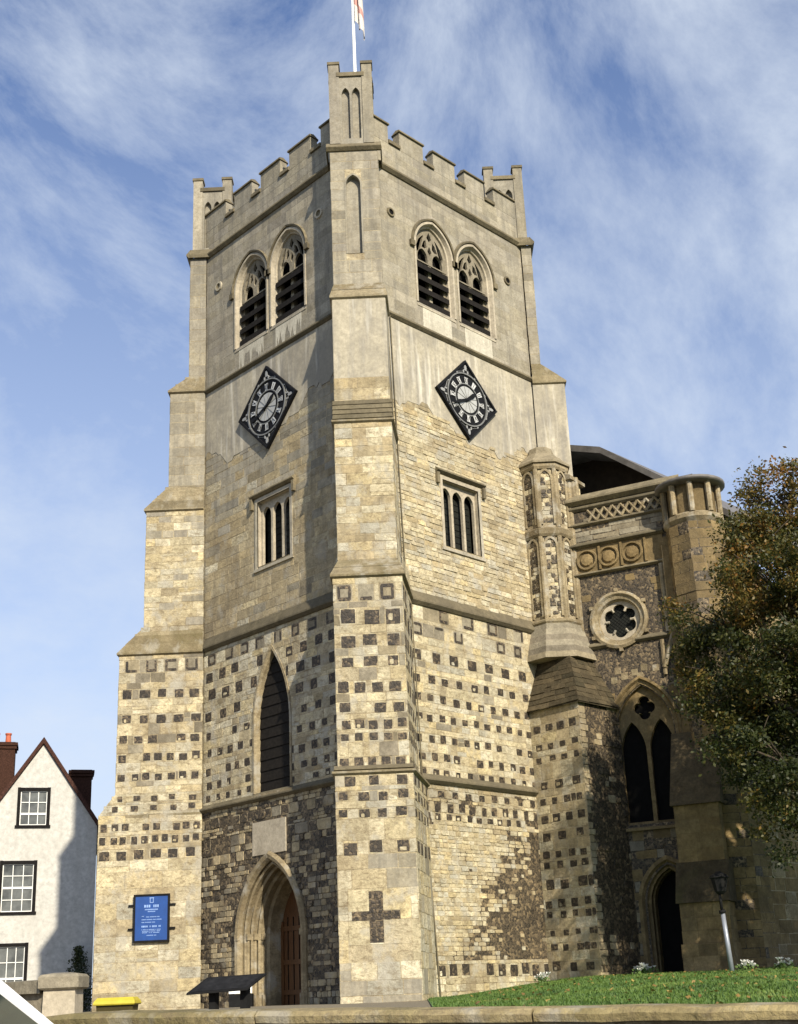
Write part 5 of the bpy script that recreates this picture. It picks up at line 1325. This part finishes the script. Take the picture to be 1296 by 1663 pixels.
# small white notice by the door
nbd = thing('white_notice', M(-3.47, 1.6, -.1), 'small white notice on a dark stand left of the church door', 'notice')
mb = MB(); mb.box((-.28, -.02, .2), (.28, .02, .46), 0, f=lambda p: M(-3.47, 1.6, 0) + M(p.x, p.y) + Vector((0, 0, p.z + .12))); mb.build('board', [WHITE], nbd)
mb = MB(); mb.box((-.28, .0, -.2), (.28, .3, .19), 0, f=lambda p: M(-3.47, 1.6, 0) + M(p.x, p.y) + Vector((0, 0, p.z + .12))); mb.build('stand', [IRON], nbd)

# lamp post on the lawn
lpz = M(7.72, -1, h(7.7, -1))
lamp = thing('lamp_post', lpz, 'slim pale leaning lamp post with black lantern on the lawn by the aisle buttress', 'lamp post')
mb = MB(); mb.tube([lpz - Vector((0, 0, .1)), M(7.66, -1, 1.57)], [.055, .05], 10); mb.build('post', [STEELPOLE], lamp, True)
mb = MB(); mb.tube([M(7.66, -1, 1.57), M(7.65, -1, 1.64)], [.08, .07], 10); mb.tube([M(7.655, -1, 1.62), M(7.64, -1, 2.02)], [.035, .03], 8); mb.build('neck', [IRON], lamp, True)
mb = MB(); n = 8
mb.loft([[M(7.67 + r * cos(2 * pi * i / n), -1 + r * sin(2 * pi * i / n), z + .12) for i in range(n)] for r, z in ((.07, 1.86), (.13, 1.92), (.19, 2.2), (.22, 2.22), (.2, 2.27), (.05, 2.36))]); mb.build('lantern', [IRON], lamp)

# white flower clumps
PETAL = plain('white_petals', (.75, .74, .70), .6, amt=.1)
def flowers(a, b, label, n=26, spread=.22):
    z0 = h(a, b); root = thing('white_flowers', M(a, b, z0), label, 'flowers', 'white flowers at the edge of the lawn'); rf = random.Random(int(a * 100))
    mb = MB(); ml = MB()
    for k in range(n):
        p = M(a + rf.gauss(0, spread * .5), b + rf.gauss(0, .12), z0 + rf.uniform(.08, .22)); r = rf.uniform(.045, .075)
        for j in range(5):
            t = j * 2 * pi / 5; d_ = Vector((cos(t), sin(t), .9)) * r; e_ = Vector((-sin(t), cos(t), 0)) * r * .6
            mb.face([p, p + d_ * .6 - e_ * .7, p + d_ * 1.2, p + d_ * .6 + e_ * .7])
        ml.tube([p, M(a, b, z0 - .02) + Vector((rf.gauss(0, .06), rf.gauss(0, .06), 0))], [.006, .008], 4)
        for j in range(3):
            q_ = M(a + rf.gauss(0, spread * .5), b + rf.gauss(0, .12), z0 + rf.uniform(.0, .12)); s = .04
            ml.face([q_, q_ + Vector((s, 0, s)), q_ + Vector((0, s, s * 1.5))])
    mb.build('petals', [PETAL], root); ml.build('stem', [BL], root)
flowers(6.25, 1.9, 'clump of white flowers before the small dark aisle doorway', 34, .26)
flowers(3.7, .9, 'small white flower clump at the foot of the tower right wall', 12, .16)
flowers(8.1, -.8, 'white flowers on the lawn just right of the lamp post', 14, .2)
flowers(9.0, -.6, 'white flowers on the lawn under the tree', 18, .22)

# car at the lower left, parked along the wall
car = thing('parked_car', M(-3.0, -23.5, -1.32), 'white parked car whose front pillar shows in the lower left corner', 'car')
CP = plain('white_car_paint', (.78, .78, .78), .2, amt=.02); CG = plain('dark_car_glass', (.02, .03, .025), .05, amt=.2); TY = plain('tyre_rubber', (.015, .015, .015), .8); RIMM = plain('alloy_rim', (.45, .45, .46), .3, metal=.8)
co = M(-1.93, -24.66, -1.32); cu = (M(.925, -.38) - M(0, 0)).normalized(); cv = (M(.38, .925) - M(0, 0)).normalized()
def cpnt(x, y, z): return co + cu * x + cv * y + Vector((0, 0, z))      # x forward from the pillar top, y across, z above the road
low = [(1.72, .35), (1.75, .62), (1.62, .85), (.86, 1.06), (-2.75, 1.10), (-2.95, .95), (-2.98, .4)]
mb = MB()
ys = [(0.06, .93), (0, 1), (1.78, 1), (1.84 - .06, .93)]
def sec(pl, y, k=1.0): return [cpnt(x, y, z) for x, z in pl]
mb.loft([sec(low, .0), sec([(x, z) for x, z in low], 1.78)], 0)
roofl = [(0.86, 1.06), (0.0, 1.62), (-.3, 1.665), (-1.6, 1.66), (-2.25, 1.56), (-2.75, 1.10)]
inn = [(0.74, 1.08), (-.06, 1.56), (-.3, 1.60), (-1.6, 1.595), (-2.15, 1.50), (-2.58, 1.12)]
for y in (.04, 1.68):
    for i in range(len(roofl) - 1):
        a, b, c, d = roofl[i], roofl[i + 1], inn[i + 1], inn[i]
        mb.hexa([cpnt(a[0], y, a[1]), cpnt(b[0], y, b[1]), cpnt(c[0], y, c[1]), cpnt(d[0], y, d[1]), cpnt(a[0], y + .06, a[1]), cpnt(b[0], y + .06, b[1]), cpnt(c[0], y + .06, c[1]), cpnt(d[0], y + .06, d[1])], 0)
mb.loft([[cpnt(x, .05, z) for x, z in roofl[1:5]], [cpnt(x, .3, z + .03) for x, z in roofl[1:5]], [cpnt(x, .9, z + .04) for x, z in roofl[1:5]], [cpnt(x, 1.48, z + .03) for x, z in roofl[1:5]], [cpnt(x, 1.73, z) for x, z in roofl[1:5]]], 0, closed=False, cap0=False, cap1=False)
for x in (-1.0, ): mb.box((x - .05, .05, 1.08), (x + .05, .09, 1.62), 0, f=lambda p: cpnt(p.x, p.y, p.z)); mb.box((x - .05, 1.69, 1.08), (x + .05, 1.73, 1.62), 0, f=lambda p: cpnt(p.x, p.y, p.z))
mb.build('body', [CP], car)
mb = MB()
for y in (.07, 1.70): mb.face([cpnt(x, y, z) for x, z in inn])
mb.face([cpnt(.84, .12, 1.08), cpnt(.84, 1.66, 1.08), cpnt(.0, 1.64, 1.6), cpnt(.0, .14, 1.6)]); mb.face([cpnt(-2.72, .12, 1.12), cpnt(-2.72, 1.66, 1.12), cpnt(-2.24, 1.64, 1.54), cpnt(-2.24, .14, 1.54)])
mb.build('window', [CG], car)
for x in (1.05, -2.05):
    for y in (-.01, 1.62):
        mb = MB(); n = 20
        ring = lambda r, yy: [cpnt(x + r * cos(2 * pi * i / n), yy, .33 + r * sin(2 * pi * i / n)) for i in range(n)]
        mb.loft([ring(.2, y), ring(.32, y), ring(.33, y + .03), ring(.33, y + .17), ring(.32, y + .2), ring(.2, y + .2)], 0); wo = mb.build('wheel', [TY], car)
        mb = MB(); mb.loft([ring(.2, y - .004), ring(.18, y + .02), ring(.05, y + .01)], 0); mb.build('rim', [RIMM], wo)
for y in (.08, 1.42):
    mb = MB(); mb.hexa([cpnt(1.66, y, .66), cpnt(1.72, y, .66), cpnt(1.72, y + .28, .66), cpnt(1.66, y + .28, .66), cpnt(1.58, y, .82), cpnt(1.64, y, .80), cpnt(1.64, y + .28, .80), cpnt(1.58, y + .28, .82)]); mb.build('headlight', [plain('headlamp_glass', (.6, .62, .65), .1)], car)
